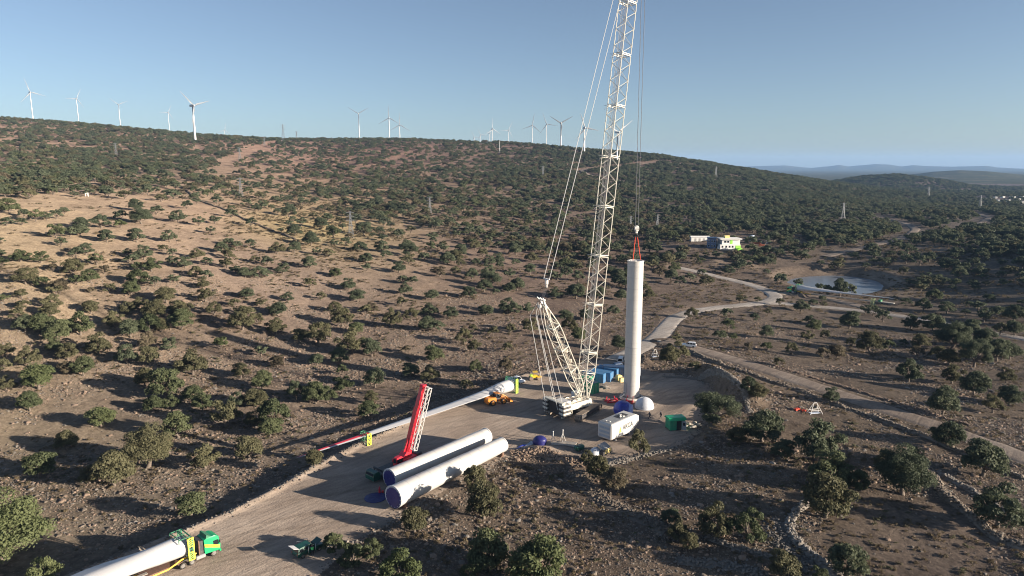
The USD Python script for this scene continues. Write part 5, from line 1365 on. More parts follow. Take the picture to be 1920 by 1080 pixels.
# ------------------------------------------------------------------ cars
def car(label, loc, rz, body='car_white', kind='suv', doors=False, group=None, cat='car', name='parked_car'):
    t = thing(name, label, cat, loc, rz, group)
    L, W = 4.6, 1.82
    if kind == 'suv':
        low = [(-2.25, .38), (-2.28, .9), (-2.2, 1.02), (1.0, 1.05), (2.1, .92), (2.28, .72), (2.28, .4)]
        top = [(-2.16, 1.0), (-1.98, 1.62), (-1.7, 1.72), (.15, 1.72), (1.02, 1.04)]
    elif kind == 'pickup':
        low = [(-2.6, .42), (-2.6, .98), (1.25, 1.05), (2.3, .96), (2.48, .76), (2.48, .42)]
        top = [(-.65, 1.0), (-.5, 1.7), (-.3, 1.76), (.65, 1.74), (1.35, 1.04)]
    else:
        low = [(-2.35, .38), (-2.38, 1.05), (1.5, 1.1), (2.2, .9), (2.32, .7), (2.32, .4)]
        top = [(-2.34, 1.04), (-2.3, 1.95), (-2.1, 2.05), (.75, 2.02), (1.75, 1.06)]
    m = MB()
    m.hull([[x, y * (W / 2 - (0 if .5 < z < .95 else .06)), z] for x, z in low for y in (-1, 1)])
    b = put(t, 'body', m, body, smooth=25)
    m = MB(); m.hull([[x, y * (W / 2 - .04 - (z - 1) * .24), z] for x, z in top for y in (-1, 1)]); put(t, 'cabin', m, body, smooth=25)
    x0, x1 = top[0][0], top[-1][0]; zt = max(z for _, z in top)
    gl = lambda pts: [[x, y, z] for x, y, z in pts]
    yy = lambda z: W / 2 - .04 - (z - 1) * .24
    spans = {'suv': [(-1.95, -1.25, -1.9), (-1.15, -.35, None), (-.25, .55, None)], 'pickup': [(-.5, .05, None), (.15, .8, None)], 'van': [(-1.2, .1, None), (.2, 1.2, None)]}[kind]
    for s in (-1, 1):
        for a, b2, _ in spans:
            za, zb = 1.1, zt - .17
            m = MB(); sl = .28 if b2 > .4 else .05
            m.hull([[x, s * (yy(z) + e), z] for x, z in ((a, za), (b2 + sl * .7, za), (b2 - sl, zb), (a + .08, zb)) for e in (-.02, .012)])
            put(t, 'side_window', m, 'car_glass')
    (xa, za), (xb, zb) = top[-2], top[-1]
    m = MB(); m.hull([[xa + (xb - xa) * f + n_, y * (yy(za + (zb - za) * f) - .12), za + (zb - za) * f + n_ * .8] for f in (.1, .9) for y in (-1, 1) for n_ in (-.02, .02)]); put(t, 'windscreen', m, 'car_glass')
    (xa, za), (xb, zb) = top[0], top[1]
    m = MB(); m.hull([[xa + (xb - xa) * f + n_, y * (yy(za + (zb - za) * f) - .14), za + (zb - za) * f + .0] for f in (.2, .95) for y in (-1, 1) for n_ in (-.03, .0)]); put(t, 'rear_window', m, 'car_glass')
    wx = 1.42 if kind != 'pickup' else 1.55
    for x in (-1.38, wx):
        for s in (-1, 1):
            wheel(t, x, s * (W / 2 - .1), .35, .35, .24)
    for s in (-1, 1):
        put(t, 'headlight', MB().cbox([low[-2][0] - .02, s * .66, .74], (.12, .34, .16), .03), 'chrome')
        put(t, 'tail_light', MB().cbox([low[1][0] + .0, s * .74, .86], (.08, .18, .26), .02), 'rust_red')
    put(t, 'bumper', MB().cbox([low[-1][0] - .02, 0, .48], (.16, W - .1, .2), .04).cbox([low[0][0] + .0, 0, .48], (.16, W - .1, .2), .04), 'dark_steel')
    if doors:
        for x, s, a in ((.75, 1, .95), (.75, -1, .95), (-.35, 1, .9), (-.35, -1, .9)):
            h = np.array([x, s * W / 2, 0]); d = np.array([-math.cos(a), s * math.sin(a), 0])
            m = MB(); m.hull([h + d * f + [0, e * .04, z] for f, z in ((0, .45), (.95, .45), (.95, 1.05), (0, 1.05)) for e in (-1, 1)])
            dd = put(t, 'open_door', m, body)
            m = MB()
            for f0, z0, f1, z1 in ((0, 1.05, .2, 1.6), (.2, 1.6, .85, 1.6), (.85, 1.6, .95, 1.05)): m.beam(h + d * f0 + [0, 0, z0], h + d * f1 + [0, 0, z1], .05)
            put(dd, 'window_frame', m, 'chrome')
        m = MB(); m.hull([[-1.95 - .9 * f, y * .75, 1.68 + .35 * f + e] for f in (0, 1) for y in (-1, 1) for e in (0, .05)]); put(t, 'raised_tailgate', m, 'car_white')
        m = MB(); m.hull([[1.0 + 1.05 * f, y * .72, 1.08 + .42 * f + e] for f in (0, 1) for y in (-1, 1) for e in (0, .04)]); put(t, 'raised_bonnet', m, body)
    return t
car('dark green car with doors, bonnet and tailgate open on the pad', pose(578, 1036), PAD_AXIS, 'green_dark', 'suv', True)
car('white estate car driving down the brown dirt road', (*flat(1292, 649, .98), .98 if False else float(gz(*flat(1292, 649, .98))) + .1), math.atan2(.35, -.94), 'car_white', 'suv', cat='car')
car('white pickup parked behind the thick root of the lying blade', pose(968, 717), math.radians(-40), 'car_white', 'pickup')
car('dark off-roader parked on the pale road beside the blue containers', (*flat(1153, 692, .0), .02), math.radians(200), 'navy_box', 'suv')
car('white van parked on the pale road left of the upright tower', (*flat(1164, 681, .0), .05), math.radians(75), 'car_white', 'van', cat='van')
# ------------------------------------------------------------------ the blade trucks
def blade_truck(label, loc, rz, scale=1.0, L=57.0, group=None, far=False):
    """Tractor at +x (its rear axle near the origin), low extendable trailer and the blade stretching back along -x."""
    t = thing('blade_truck', label, 'truck', loc, rz, group)
    m = MB(); m.hull([[x, y * w, z] for x, z, w in ((1.75, .95, 1.2), (4.05, .75, 1.22), (4.15, 1.6, 1.22), (3.95, 2.95, 1.12), (3.4, 3.25, 1.05), (2.2, 3.25, 1.1), (1.75, 3.1, 1.12)) for y in (-1, 1)])
    cab = put(t, 'cab', m, 'green_truck', smooth=25)
    m = MB(); m.hull([[4.17 - (z - 1.75) * .16 + e, y * 1.05, z] for z in (1.85, 2.75) for y in (-1, 1) for e in (-.03, .03)]); put(cab, 'windscreen', m, 'car_glass')
    for s in (-1, 1):
        m = MB(); m.hull([[x, s * (1.235 - (z - 1.7) * .06 + e), z] for x, z in ((3.1, 1.75), (3.95, 1.75), (3.8, 2.5), (3.1, 2.5)) for e in (-.05, .01)]); put(cab, 'side_window', m, 'car_glass')
        m = MB(); m.hull([[x, s * (1.245 - (z - 1.5) * .05 + e), z] for x, z in ((1.8, 2.05), (1.8, 2.5), (4.0, 1.55), (4.0, 1.1)) for e in (-.03, .012)]); put(cab, 'yellow_stripe', m, 'yellow')
        put(cab, 'mirror', MB().cbox([3.95, s * 1.42, 2.2], (.12, .2, .5), .04), 'black')
    put(cab, 'bumper', MB().cbox([4.1, 0, .6], (.3, 2.4, .42), .06), 'green_truck')
    m = MB(); m.hull([[x, y * 1.05, z] for x, z in ((2.1, 3.2), (3.1, 3.2), (2.2, 3.75)) for y in (-1, 1)]); put(cab, 'roof_spoiler', m, 'green_frame', smooth=25)
    put(t, 'cab_rear', MB().cbox([1.3, 0, 1.9], (.7, 2.1, 2.5), .05), 'dark_steel')
    put(t, 'exhaust', MB().tube([1.0, -1.05, 1.0], [1.0, -1.05, 3.4], .1), 'brown_steel')
    m = MB()
    for s in (-1, 1): m.beam([-2.2, s * .42, .9], [3.8, s * .42, .9], .12, .28)
    put(t, 'chassis', m, 'dark_steel')
    for s in (-1, 1):
        put(t, 'fuel_tank', MB().cbox([1.15, s * .98, .75], (1.5, .55, .6), .12), 'chrome')
    for x in (3.15, -.15, -1.5):
        for s in (-1, 1): wheel(t, x, s * 1.02, .5, .5, .36)
    # gooseneck and trailer beam
    for s in (-1, 1):
        m = MB(); m.path([[.6, s * .9, 1.5], [-1.6, s * .95, 1.45], [-2.5, s * 1.0, 1.15], [-3.6, s * 1.05, .85], [-7.5, s * 1.05, .8]], .12, 6); put(t, 'gooseneck', m, 'yellow')
    put(t, 'deck', MB().cbox([-4.2, 0, .98], (5.6, 1.9, .14), .03), 'brown_steel')
    put(t, 'trailer_beam', MB().cbox([-25, 0, .85], (38, .7, .5), .05), 'plate_grey')
    for k in range(5):
        for s in (-1, 1): wheel(t, -38 - k * 1.45, s * 1.05, .5, .5, .36)
    put(t, 'rear_bogie', MB().cbox([-41, 0, .95], (8, 2.2, .4), .06), 'plate_grey' if far else 'yellow')
    put(t, 'blade_cradle', MB().cbox([-39, 0, 1.5], (1.2, 2.6, .9), .1), 'green_frame')
    # root frame with the yellow ladder panel
    frame_box(t, (-.45, 0, 3.0), (.5, 3.7, 3.4), 'green_frame', 'signal_yellow', name='root_frame', panels=False)
    m = MB()
    y0 = -1.9
    for x in (-.85, -.05): m.beam([x, y0, 1.35], [x, y0, 4.7], .13)
    for z in (1.35, 2.55, 3.45, 4.7): m.beam([-.85, y0, z], [-.05, y0, z], .13)
    for z in (1.55, 1.85, 2.15, 3.7, 4.0, 4.3): m.beam([-.7, y0, z], [-.2, y0, z + .2], .1)
    put(t, 'ladder_panel', m, 'signal_yellow')
    put(t, 'panel_back', MB().cbox([-.45, y0 + .12, 3.0], (.8, .04, 3.3), 0), 'black')
    m = MB()
    for k in range(3): m.beam([-.2 - k * .8, -1.4, 4.75], [-.2 - k * .8, 1.7, 4.75], .1)
    for y in (-1.4, 0, 1.7): m.beam([-.2, y, 4.75], [-1.9, y, 4.75], .1); m.beam([-1.9, y, 4.75], [-1.9, y, 4.1], .1)
    put(t, 'top_gantry', m, 'green_frame')
    b = thing('rotor_blade', 'white rotor blade loaded on ' + ('the far truck by the pond' if far else 'the near green truck, running out of the picture'), 'rotor blade', loc, rz + math.pi)
    blade_parts(b, L, (.72, 0, 3.05), chord=4.3, root_r=1.5, flip=-1 if not far else 1, pre=.2)
    return t
HD = np.array([math.cos(PAD_AXIS), math.sin(PAD_AXIS)])
fa = flat(402, 1041, .1) - HD * 3.15
fa = fa + np.array([HD[1], -HD[0]]) * -1.1
blade_truck('green truck with a yellow stripe on its cab carrying a blade at lower left', (fa[0], fa[1], .0), PAD_AXIS)
pa, pb = at(1492, 551), at(1638, 572)
pd = pa[:2] - pb[:2]
hz = float(gz(*(pa[:2])))
blade_truck('green blade truck on the haul track beside the pond', (pa[0], pa[1], hz + .2), math.atan2(pd[1], pd[0]), L=44.0, far=True)
fr_c = at(1636, 573)
fr2 = thing('blade_tip_frame', 'yellow green frame under the tip of the far truck blade by the pond', 'transport frame', (fr_c[0], fr_c[1], fr_c[2]), math.atan2(pd[1], pd[0]) - math.pi / 2)
frame_box(fr2, (0, 0, 1.7), (2.4, 1.2, 3.2), 'frame_pale', 'frame_pale')

# ------------------------------------------------------------------ red mobile crane
c0 = flat(752, 882)
rc = thing('mobile_crane', 'red mobile crane with raised boom and white folded jib behind the lying sections', 'crane', (*c0, 0), PAD_AXIS)
m = MB(); m.cbox([-.5, 0, 1.15], (11.5, 2.4, .7), .1); m.cbox([-.5, 0, 1.62], (8.5, 2.6, .25), .05); put(rc, 'carrier', m, 'dark_steel')
m = MB(); m.hull([[x, y * 1.25, z] for x, z in ((-7.4, .7), (-5.9, .7), (-5.9, 1.9), (-6.3, 2.3), (-7.2, 2.2), (-7.5, 1.5)) for y in (-1, 1)]); cb = put(rc, 'carrier_cab', m, 'green_dark', smooth=25)
m = MB(); m.cbox([-7.42, 0, 1.75], (.06, 2.1, .7), .01); put(cb, 'windscreen', m, 'car_glass')
for x in (-4.8, -3.2, 1.0, 2.6, 4.2):
    for s in (-1, 1): wheel(rc, x, s * 1.1, .62, .62, .42)
for x in (-4.0, 4.9):
    for s in (-1, 1):
        m = MB(); m.cbox([x, s * 2.0, 1.05], (.35, 2.4, .3), .04); m.tube([x, s * 3.1, .1], [x, s * 3.1, 1.2], .12); m.cbox([x, s * 3.1, .08], (.9, .9, .12), .02); put(rc, 'outrigger', m, 'dark_steel')
m = MB(); m.cbox([1.0, 0, 2.15], (4.6, 2.4, .8), .15); m.hull([[x, y * .8, z] for x, z in ((-.3, 2.4), (2.2, 2.4), (1.9, 3.5), (.9, 3.7)) for y in (-1, 1)]); put(rc, 'superstructure', m, 'red_paint', smooth=25)
m = MB(); m.cbox([3.7, 0, 2.3], (1.3, 2.6, 1.1), .12); put(rc, 'counterweight', m, 'dark_steel')
m = MB(); m.hull([[x, y, z] for x, z in ((-2.2, 1.9), (-.3, 1.9), (-.3, 3.1), (-.9, 3.55), (-1.9, 3.4)) for y in (-1.25, -.35)]); cb = put(rc, 'crane_cab', m, 'red_paint', smooth=25)
put(cb, 'window', MB().cbox([-1.2, -1.27, 2.75], (1.3, .05, .8), .01).cbox([-2.1, -.8, 2.8], (.06, .8, .8), .01), 'car_glass')
e0 = np.array([1.6, 0, 3.0]); bd = unit(np.array([4.4 * math.cos(math.atan2(3.6, 3.0) - PAD_AXIS), 4.4 * math.sin(math.atan2(3.6, 3.0) - PAD_AXIS), 13.2]))
bd = unit(np.array([.30, -.06, 1.0]))
m = MB(); m.tube([.4, 0, 2.7], e0 + bd * 4.2 + np.array([-.45, 0, 0]), .2, .16); put(rc, 'lift_ram', m, 'red_paint', smooth=40)
for k, (w, a, b) in enumerate(((1.05, 0, 9.2), (.92, 9.0, 11.4), (.8, 11.2, 13.2))):
    put(rc, 'boom_section', MB().beam(e0 + bd * a, e0 + bd * b, w, w * 1.15, up=(1, 0, 0)), 'red_paint')
m = MB(); m.cbox(e0 + bd * 13.4, (1.0, 1.0, .7), .1); m.tube(e0 + bd * 13.4 - [0, .6, 0], e0 + bd * 13.4 + [0, .6, 0], .35, n=12); put(rc, 'boom_head', m, 'red_paint', smooth=35)
ch, br = lattice(e0 + bd * .9 + np.array([.35, -1.25, 0]), e0 + bd * 13.3 + np.array([.35, -1.25, 0]), np.array([0, 1.0, 0]), 1.0, .8, 14, .075, .045)
jb = put(rc, 'folded_jib', br, 'crane_white')
for c in ch: put(jb, 'chord', c, 'crane_white', smooth=40)
m = MB()
for k in (.15, .45, .8): m.beam(e0 + bd * 13 * k, e0 + bd * 13 * k + np.array([.3, -.9, 0]), .2)
put(rc, 'jib_bracket', m, 'red_paint')

# ------------------------------------------------------------------ telehandler
c0 = flat(931, 757)
th_ = thing('wheel_loader', 'orange wheel loader parked in the shadow beside the lying blade', 'loader', (*c0, 0), math.radians(28))
m = MB(); m.cbox([-1.6, 0, 1.35], (2.4, 2.0, 1.2), .2); put(th_, 'engine_cover', m, 'orange', smooth=30)
m = MB(); m.cbox([-2.7, 0, 1.15], (.5, 2.2, 1.3), .15); put(th_, 'counterweight', m, 'orange')
m = MB(); m.hull([[x, y * w, z] for x, z, w in ((-.6, 1.4, .85), (.7, 1.4, .85), (.5, 2.75, .75), (-.5, 2.8, .75)) for y in (-1, 1)]); cb = put(th_, 'cab', m, 'dark_steel')
put(cb, 'roof', MB().cbox([0, 0, 2.86], (1.3, 1.7, .12), .04), 'orange'); put(cb, 'window', MB().cbox([0, -.84, 2.1], (.8, .06, .8), .01).cbox([.64, 0, 2.1], (.06, 1.3, .8), .01), 'car_glass')
m = MB(); m.cbox([1.4, 0, 1.0], (1.8, 1.3, .7), .1); put(th_, 'front_frame', m, 'orange')
for s in (-1, 1):
    m = MB(); m.path([[1.0, s * .55, 1.9], [2.2, s * .55, 1.9], [3.2, s * .55, .9]], .16, 6); put(th_, 'lift_arm', m, 'orange', smooth=40)
m = MB(); m.hull([[x, y * 1.25, z] for x, z in ((3.1, .3), (3.3, 1.2), (4.1, .25)) for y in (-1, 1)]); put(th_, 'bucket', m, 'orange')
for x in (-1.5, 1.5):
    for s in (-1, 1): wheel(th_, x, s * 1.05, .75, .75, .55, rim='orange')

# small yellow roller
c0 = flat(1003, 712)
rl = thing('road_roller', 'small yellow road roller parked at the back of the pad', 'roller', (*c0, 0), math.radians(10))
put(rl, 'body', MB().cbox([-.3, 0, 1.0], (1.6, 1.2, .8), .15), 'yellow'); put(rl, 'hood', MB().cbox([-1.0, 0, 1.25], (.9, 1.1, .7), .15), 'lime')
for x in (-1.1, 1.1): put(rl, 'drum', MB().tube([x, -.75, .55], [x, .75, .55], .55, n=18), 'track_steel', smooth=35)
m = MB()
for x in (-.5, .5):
    for y in (-.55, .55): m.tube([x, y, 1.3], [x, y, 2.3], .04)
put(rl, 'canopy_post', m, 'dark_steel'); put(rl, 'canopy', MB().cbox([0, 0, 2.35], (1.4, 1.3, .1), .03), 'yellow'); put(rl, 'drum_frame', MB().cbox([1.1, 0, .95], (1.3, 1.7, .25), .05), 'yellow')

# ------------------------------------------------------------------ containers
def container(label, u, v, m_, rz, L=6.06, W=2.35, H=2.4, roof=None, z=0.0, cat='container'):
    """u, v: foot of its sunny end; the box runs back from there along rz."""
    p = flat(u, v, z)
    t = thing('shipping_container', label, cat, (*p, z), rz, 'containers behind the crane')
    m = MB(); m.cbox([L / 2, 0, .08 + H / 2], (L - .1, W - .1, H - .1), 0); put(t, 'body', m, m_)
    m = MB()
    for y in (-1, 1):
        for x in np.arange(.25, L - .2, .42): m.cbox([x, y * (W / 2 - .03), .1 + H / 2], (.2, .06, H - .3), 0)
    put(t, 'corrugation', m, m_)
    m = MB()
    for x in (.06, L - .06):
        for y in (-1, 1): m.beam([x, y * (W / 2 - .05), 0], [x, y * (W / 2 - .05), H + .1], .14)
    for z_ in (.08, H + .05):
        for y in (-1, 1): m.beam([0, y * (W / 2 - .05), z_], [L, y * (W / 2 - .05), z_], .12)
        for x in (.06, L - .06): m.beam([x, -W / 2 + .05, z_], [x, W / 2 - .05, z_], .12)
    put(t, 'corner_frame', m, m_)
    put(t, 'roof', MB().cbox([L / 2, 0, H + .09], (L - .15, W - .15, .05), 0), roof or m_)
    for s in (-1, 1):
        d = put(t, 'door', MB().cbox([-.01, s * W / 4 * .95, H / 2 + .05], (.07, W / 2 - .12, H - .3), .01), m_)
        m = MB()
        for k in (.25, .7): m.tube([-.07, s * W / 2 * k * .95, .2], [-.07, s * W / 2 * k * .95, H - .15], .025, n=5)
        put(d, 'lock_bar', m, 'chrome')
    return t
ca = math.atan2(.5, -.85)
container('leftmost blue container with its sunny end to the road', 1134, 717, 'blue_box', ca)
container('second blue container from the left', 1147, 714.5, 'blue_box', ca)
container('third blue container, half behind the yellow boxes', 1159, 706, 'blue_box', ca, H=2.2)
container('dark blue container hidden behind the upright tower', 1171, 704, 'navy_box', math.atan2(.2, -1), H=2.6)
container('blue container seen past the right side of the upright tower', 1200, 706, 'blue_box', math.atan2(.3, -1), 4.0, 2.0, 2.5)
container('teal and green container with pale roof beside the boom foot', 1117, 738, 'green_box', math.atan2(.78, -.6), 3.4, 2.35, 2.7, 'roof_grey')
container('low green container behind the crane boom foot', 1110, 719, 'green_box', ca, 3.0, 2.2, 1.7)
for k, (u, v, s) in enumerate(((1160, 712, 1.3), (1165, 716, 1.1))):
    p = flat(u, v); m = MB(); m.cbox([p[0], p[1], s / 2], (s * 1.1, s, s), .06, rz=.4); m.cbox([p[0], p[1], s + .05], (s * .8, s * .8, .1), .02, rz=.4)
    single('yellow_box', m, 'yellow_pale', ('upper' if k == 0 else 'lower') + ' pale yellow equipment box beside the blue containers', 'box')
c0 = flat(1137, 730); m = MB()
for k in range(6): m.cbox([c0[0] + .3 * math.cos(k * 2.1), c0[1] + .25 * math.sin(k * 1.7), .15 + .12 * k], (1.6, .5, .12), .02, rz=k * .9)
single('timber_pile', m, 'plate_grey', 'small pile of grey boards in front of the containers', 'timber')
# green cabin
c0 = flat(1270, 807)
gc = thing('green_cabin', 'green site cabin with an open grey door at the right of the pad', 'cabin', (*c0, 0), math.radians(12))
m = MB(); m.cbox([0, 1.2, 1.3], (3.6, 2.6, 2.4), .05); put(gc, 'wall', m, 'green_box')
m = MB(); m.hull([[x * 2.0, y, z] for x in (-1, 1) for y, z in ((-.45, 2.42), (2.8, 2.42), (2.3, 2.85), (.3, 2.85))]); put(gc, 'roof', m, 'green_truck')
put(gc, 'doorway', MB().cbox([.3, -.11, 1.15], (1.1, .06, 2.1), 0), 'black')
d = put(gc, 'door', MB().cbox([1.35, -.42, 1.15], (1.0, .08, 2.1), .01, rz=-.6), 'grey_paint'); put(d, 'window', MB().cbox([1.35, -.475, 1.5], (.5, .05, .7), 0, rz=-.6), 'car_glass')
put(gc, 'skid', MB().cbox([0, .1, .06], (3.8, .2, .16), .02).cbox([0, 2.2, .06], (3.8, .2, .16), .02), 'dark_steel')
# pile of pale bags beside the cabin
c0 = flat(1298, 800); m = MB(); r_ = np.random.default_rng(8)
for k in range(14):
    m.ball([c0[0] + r_.normal() * .9, c0[1] + r_.normal() * .6, .25 + r_.random() * .5], (.5, .4, .3), 1)
single('bag_pile', m, 'plate_grey', 'pile of pale sacks and stones beside the green cabin', 'pile')

# ------------------------------------------------------------------ nacelle
n0 = flat(1146, 832); nd = math.atan2(*(flat(1201, 806) - n0)[::-1])
na_ = thing('nacelle', 'white turbine nacelle with dark letters and a green leaf mark on its side', 'nacelle', (*n0, 0), nd)
L_, W_, Z0, Z1 = 10.4, 3.7, .55, 4.1
prof = [(0, Z0 + .25), (.12, Z0 + .1), (L_ - 2.6, Z0), (L_ - .5, Z0 + 1.3), (L_, Z0 + 2.0), (L_ - .3, Z1 - .5), (L_ - 1.2, Z1), (.3, Z1), (0, Z1 - .25)]
m = MB(); m.hull([[x, y + (W_ / 2), z] for x, z in prof for y in (-W_ / 2 + .22, W_ / 2 - .22)] + [[min(max(x, .2), L_ - .25), y + W_ / 2, min(max(z, Z0 + .3), Z1 - .22)] for x, z in prof for y in (-W_ / 2, W_ / 2)])
put(na_, 'shell', m, 'tower_white', smooth=28)
put(na_, 'roof_panel', MB().cbox([3.6, W_ / 2, Z1 + .01], (6.6, W_ - .9, .06), .02), 'roof_grey')
put(na_, 'roof_hatch', MB().cbox([6.0, W_ / 2, Z1 + .06], (3.2, 1.6, .08), .02), 'dark_steel')
for k, (x, y) in enumerate(((5.2, 1.5), (6.0, 2.1), (5.9, 1.2), (1.2, 1.4), (1.0, 2.2))):
    put(na_, 'roof_fitting', MB().cbox([x, y, Z1 + .16], (.55 if k < 3 else .3, .35, .18), .03), 'crane_white')
for z in (1.25, 2.15, 3.1):
    put(na_, 'rear_louvre', MB().cbox([-.02, W_ / 2, z], (.08, W_ - 1.0, .5), .02), 'louvre_grey')
m = MB(); m.cbox([2.0, W_ / 2, .3], (.5, W_ - .4, .6), .04); m.cbox([7.0, W_ / 2, .3], (.5, W_ - .4, .6), .04); put(na_, 'transport_foot', m, 'grey_paint')
put(na_, 'side_flap', MB().cbox([4.6, -.03, 1.15], (5.4, .06, .9), .02), 'flap_grey')
def letters(text, h, x, z, mtl, name):
    tm = meshkit.text_mesh(text, h, .03, True)
    v = np.array(tm.vertices); v = np.stack([v[:, 0] + x, -v[:, 2] - .001, v[:, 1] + z], 1)
    put(na_, name, (v, np.array(tm.faces)), mtl)
letters('AKCA', 1.0, 4.0, 1.95, 'letter_dark', 'lettering')
m = MB()
m.hull([[2.75 + a, -.02 - e, 1.55 + b] for a, b in ((0, 0), (.85, .1), (.62, .75), (.45, 1.35), (.2, .8)) for e in (0, .02)])
put(na_, 'leaf_mark', m, 'lime')
# hub and spinner
c0 = flat(1167, 781)
hb_ = thing('rotor_hub', 'rotor hub wrapped in blue tarpaulin behind the white nacelle', 'rotor hub', (*c0, 0), math.radians(-25))
r_ = np.random.default_rng(4)
ico = trimesh.creation.icosphere(3); v = np.array(ico.vertices)
v = v * [2.15, 2.15, 1.95] * (1 + .10 * (meshkit.fbm(v * 2.2, 3, 9) - .5)[:, None]); v[:, 2] = np.maximum(v[:, 2] + 1.9, 0)
put(hb_, 'tarpaulin', (v, np.array(ico.faces)), 'blue_tarp', smooth=60)
m = MB(); k = np.arange(24) * 2 * math.pi / 24
m.loft([np.stack([np.full(24, x), 1.25 * s * np.cos(k), 1.95 + 1.25 * s * np.sin(k)], 1) for x, s in ((1.4, 1), (2.15, 1), (2.2, .95), (2.2, .02))], caps=False)
put(hb_, 'blade_flange', m, 'pale_blue', smooth=35)
m = MB(); m.loft([np.stack([1.55 * s * np.cos(k), 1.55 * s * np.sin(k), np.full(24, z)], 1) for s, z in ((1.0, 0), (1.0, .35), (.8, .4))], caps=False); put(hb_, 'stand', m, 'red_paint', smooth=35)
c0 = flat(1208, 764)
sp_ = thing('spinner_cover', 'white domed spinner cover standing on the gravel by the tower', 'spinner', (*c0, 0), 0)
k = np.arange(32) * 2 * math.pi / 32
m = MB(); m.loft([np.stack([2.35 * s * np.cos(k), 2.35 * s * np.sin(k), np.full(32, z)], 1) for s, z in ((1, .05), (.99, .55), (.92, 1.15), (.78, 1.75), (.55, 2.25), (.28, 2.55), (.02, 2.65))], caps=False); put(sp_, 'shell', m, 'spinner_white', smooth=50)
for a in (0.3, 2.4, 4.5):
    put(sp_, 'access_panel', MB().hull([[2.42 * s * math.cos(a + d), 2.42 * s * math.sin(a + d), z] for d in (-.22, .22) for s, z in ((.98, .2), (.93, .95), (.9, .2), (.86, .95))]), 'tarp_pale')
for k_, (u, v_, lb) in enumerate(((1149, 755, 'red steel transport cradle left of the blue hub'), (1186, 754, 'red steel transport cradle between the blue hub and white dome'))):
    c0 = flat(u, v_); t = thing('transport_cradle', lb, 'cradle', (*c0, 0), .3 + k_)
    m = MB(); m.cbox([0, 0, .2], (3.2, .3, .3), .03).cbox([0, 1.4, .2], (3.2, .3, .3), .03); put(t, 'runner', m, 'red_paint')
    m = MB(); m.cbox([-1.2, .7, .5], (.3, 1.7, .4), .03).cbox([1.2, .7, .5], (.3, 1.7, .4), .03); put(t, 'cross_beam', m, 'red_paint')
    m = MB()
    for x in (-1.2, 1.2):
        for y in (0, 1.4): m.beam([x, y, .5], [x * .8, y, 1.2], .16)
    put(t, 'upright', m, 'red_paint')

# ------------------------------------------------------------------ things lying about in front of the nacelle
c0 = flat(1138, 852)
gn = thing('generator_box', 'yellow generator box with its grey lid propped open by the nacelle', 'generator', (*c0, 0), nd)
put(gn, 'frame', MB().cbox([0, .7, .45], (2.6, 1.6, .9), .04), 'dark_steel'); put(gn, 'panel', MB().cbox([.2, -.13, .75], (2.2, .08, .95), .02), 'yellow_pale')
m = MB(); m.hull([[x, y, z] for x in (-1.3, 1.2) for y, z in ((.0, 1.25), (1.5, 1.95), (.0, 1.31), (1.5, 2.01))]); put(gn, 'lid', m, 'grey_paint')
put(gn, 'hinge_post', MB().tube([-1.2, 1.45, .9], [-1.2, 1.45, 1.95], .05).tube([1.1, 1.45, .9], [1.1, 1.45, 1.95], .05), 'dark_steel')
c0 = flat(1117, 851)
sd_ = thing('white_cowl', 'rounded white cowl on the ground left of the yellow generator', 'cowl', (*c0, 0), nd)
k = np.arange(20) * 2 * math.pi / 20
m = MB(); m.loft([np.stack([1.5 * s * np.cos(k), 1.1 * s * np.sin(k), np.full(20, z)], 1) for s, z in ((1, .05), (.98, .5), (.85, .95), (.5, 1.25), (.02, 1.35))], caps=False); put(sd_, 'shell', m, 'spinner_white', smooth=50)
put(sd_, 'rim', MB().loft([np.stack([1.55 * np.cos(k), 1.15 * np.sin(k), np.full(20, z)], 1) for z in (.02, .18)], caps=False), 'grey_paint')
c0 = flat(1012, 836); ico = trimesh.creation.icosphere(3); v = np.array(ico.vertices)
v = v * [1.5, 1.3, 1.25] * (1 + .2 * (meshkit.fbm(v * 2.0, 3, 3) - .5)[:, None]); v[:, 2] = np.maximum(v[:, 2] + 1.0, .02)
single('covered_bundle', (v + [*c0, 0], np.array(ico.faces)), 'blue_cover', 'dark blue tarpaulin bundle beside the reddish stone heap', 'bundle', smooth=60)
def rag(label, c0, sx_, sy_, rz, m_, seed, h=.4):
    g = np.linspace(-1, 1, 16); X, Y = np.meshgrid(g, g, indexing='ij')
    q_ = np.stack([X * 2, Y * 2, 0 * X], -1); Z = .05 + h * meshkit.fbm(q_, 3, seed) * np.clip(1.3 - X ** 2 - Y ** 2, .05, 1)
    ca_, sa_ = math.cos(rz), math.sin(rz); k_ = 1 + .35 * (meshkit.fbm(q_ * .7, 2, seed + 2) - .5)
    x_, y_ = X * sx_ * k_, Y * sy_ * k_
    V_ = np.stack([c0[0] + ca_ * x_ - sa_ * y_, c0[1] + sa_ * x_ + ca_ * y_, Z], -1).reshape(-1, 3)
    i_ = np.arange(256).reshape(16, 16); q4 = np.stack([i_[:-1, :-1], i_[1:, :-1], i_[1:, 1:], i_[:-1, 1:]], -1).reshape(-1, 4)
    single('tarpaulin', (V_, np.vstack([q4[:, [0, 1, 2]], q4[:, [0, 2, 3]]])), m_, label, 'tarpaulin', smooth=60)
rag('crumpled blue tarpaulin at the edge of the stone heap', flat(978, 839), 1.9, .8, PAD_AXIS, 'blue_tarp', 3)
rag('pale grey blue sheet trailing from the dark blue bundle', flat(993, 834), 1.7, .6, PAD_AXIS + .2, 'tarp_pale', 8)
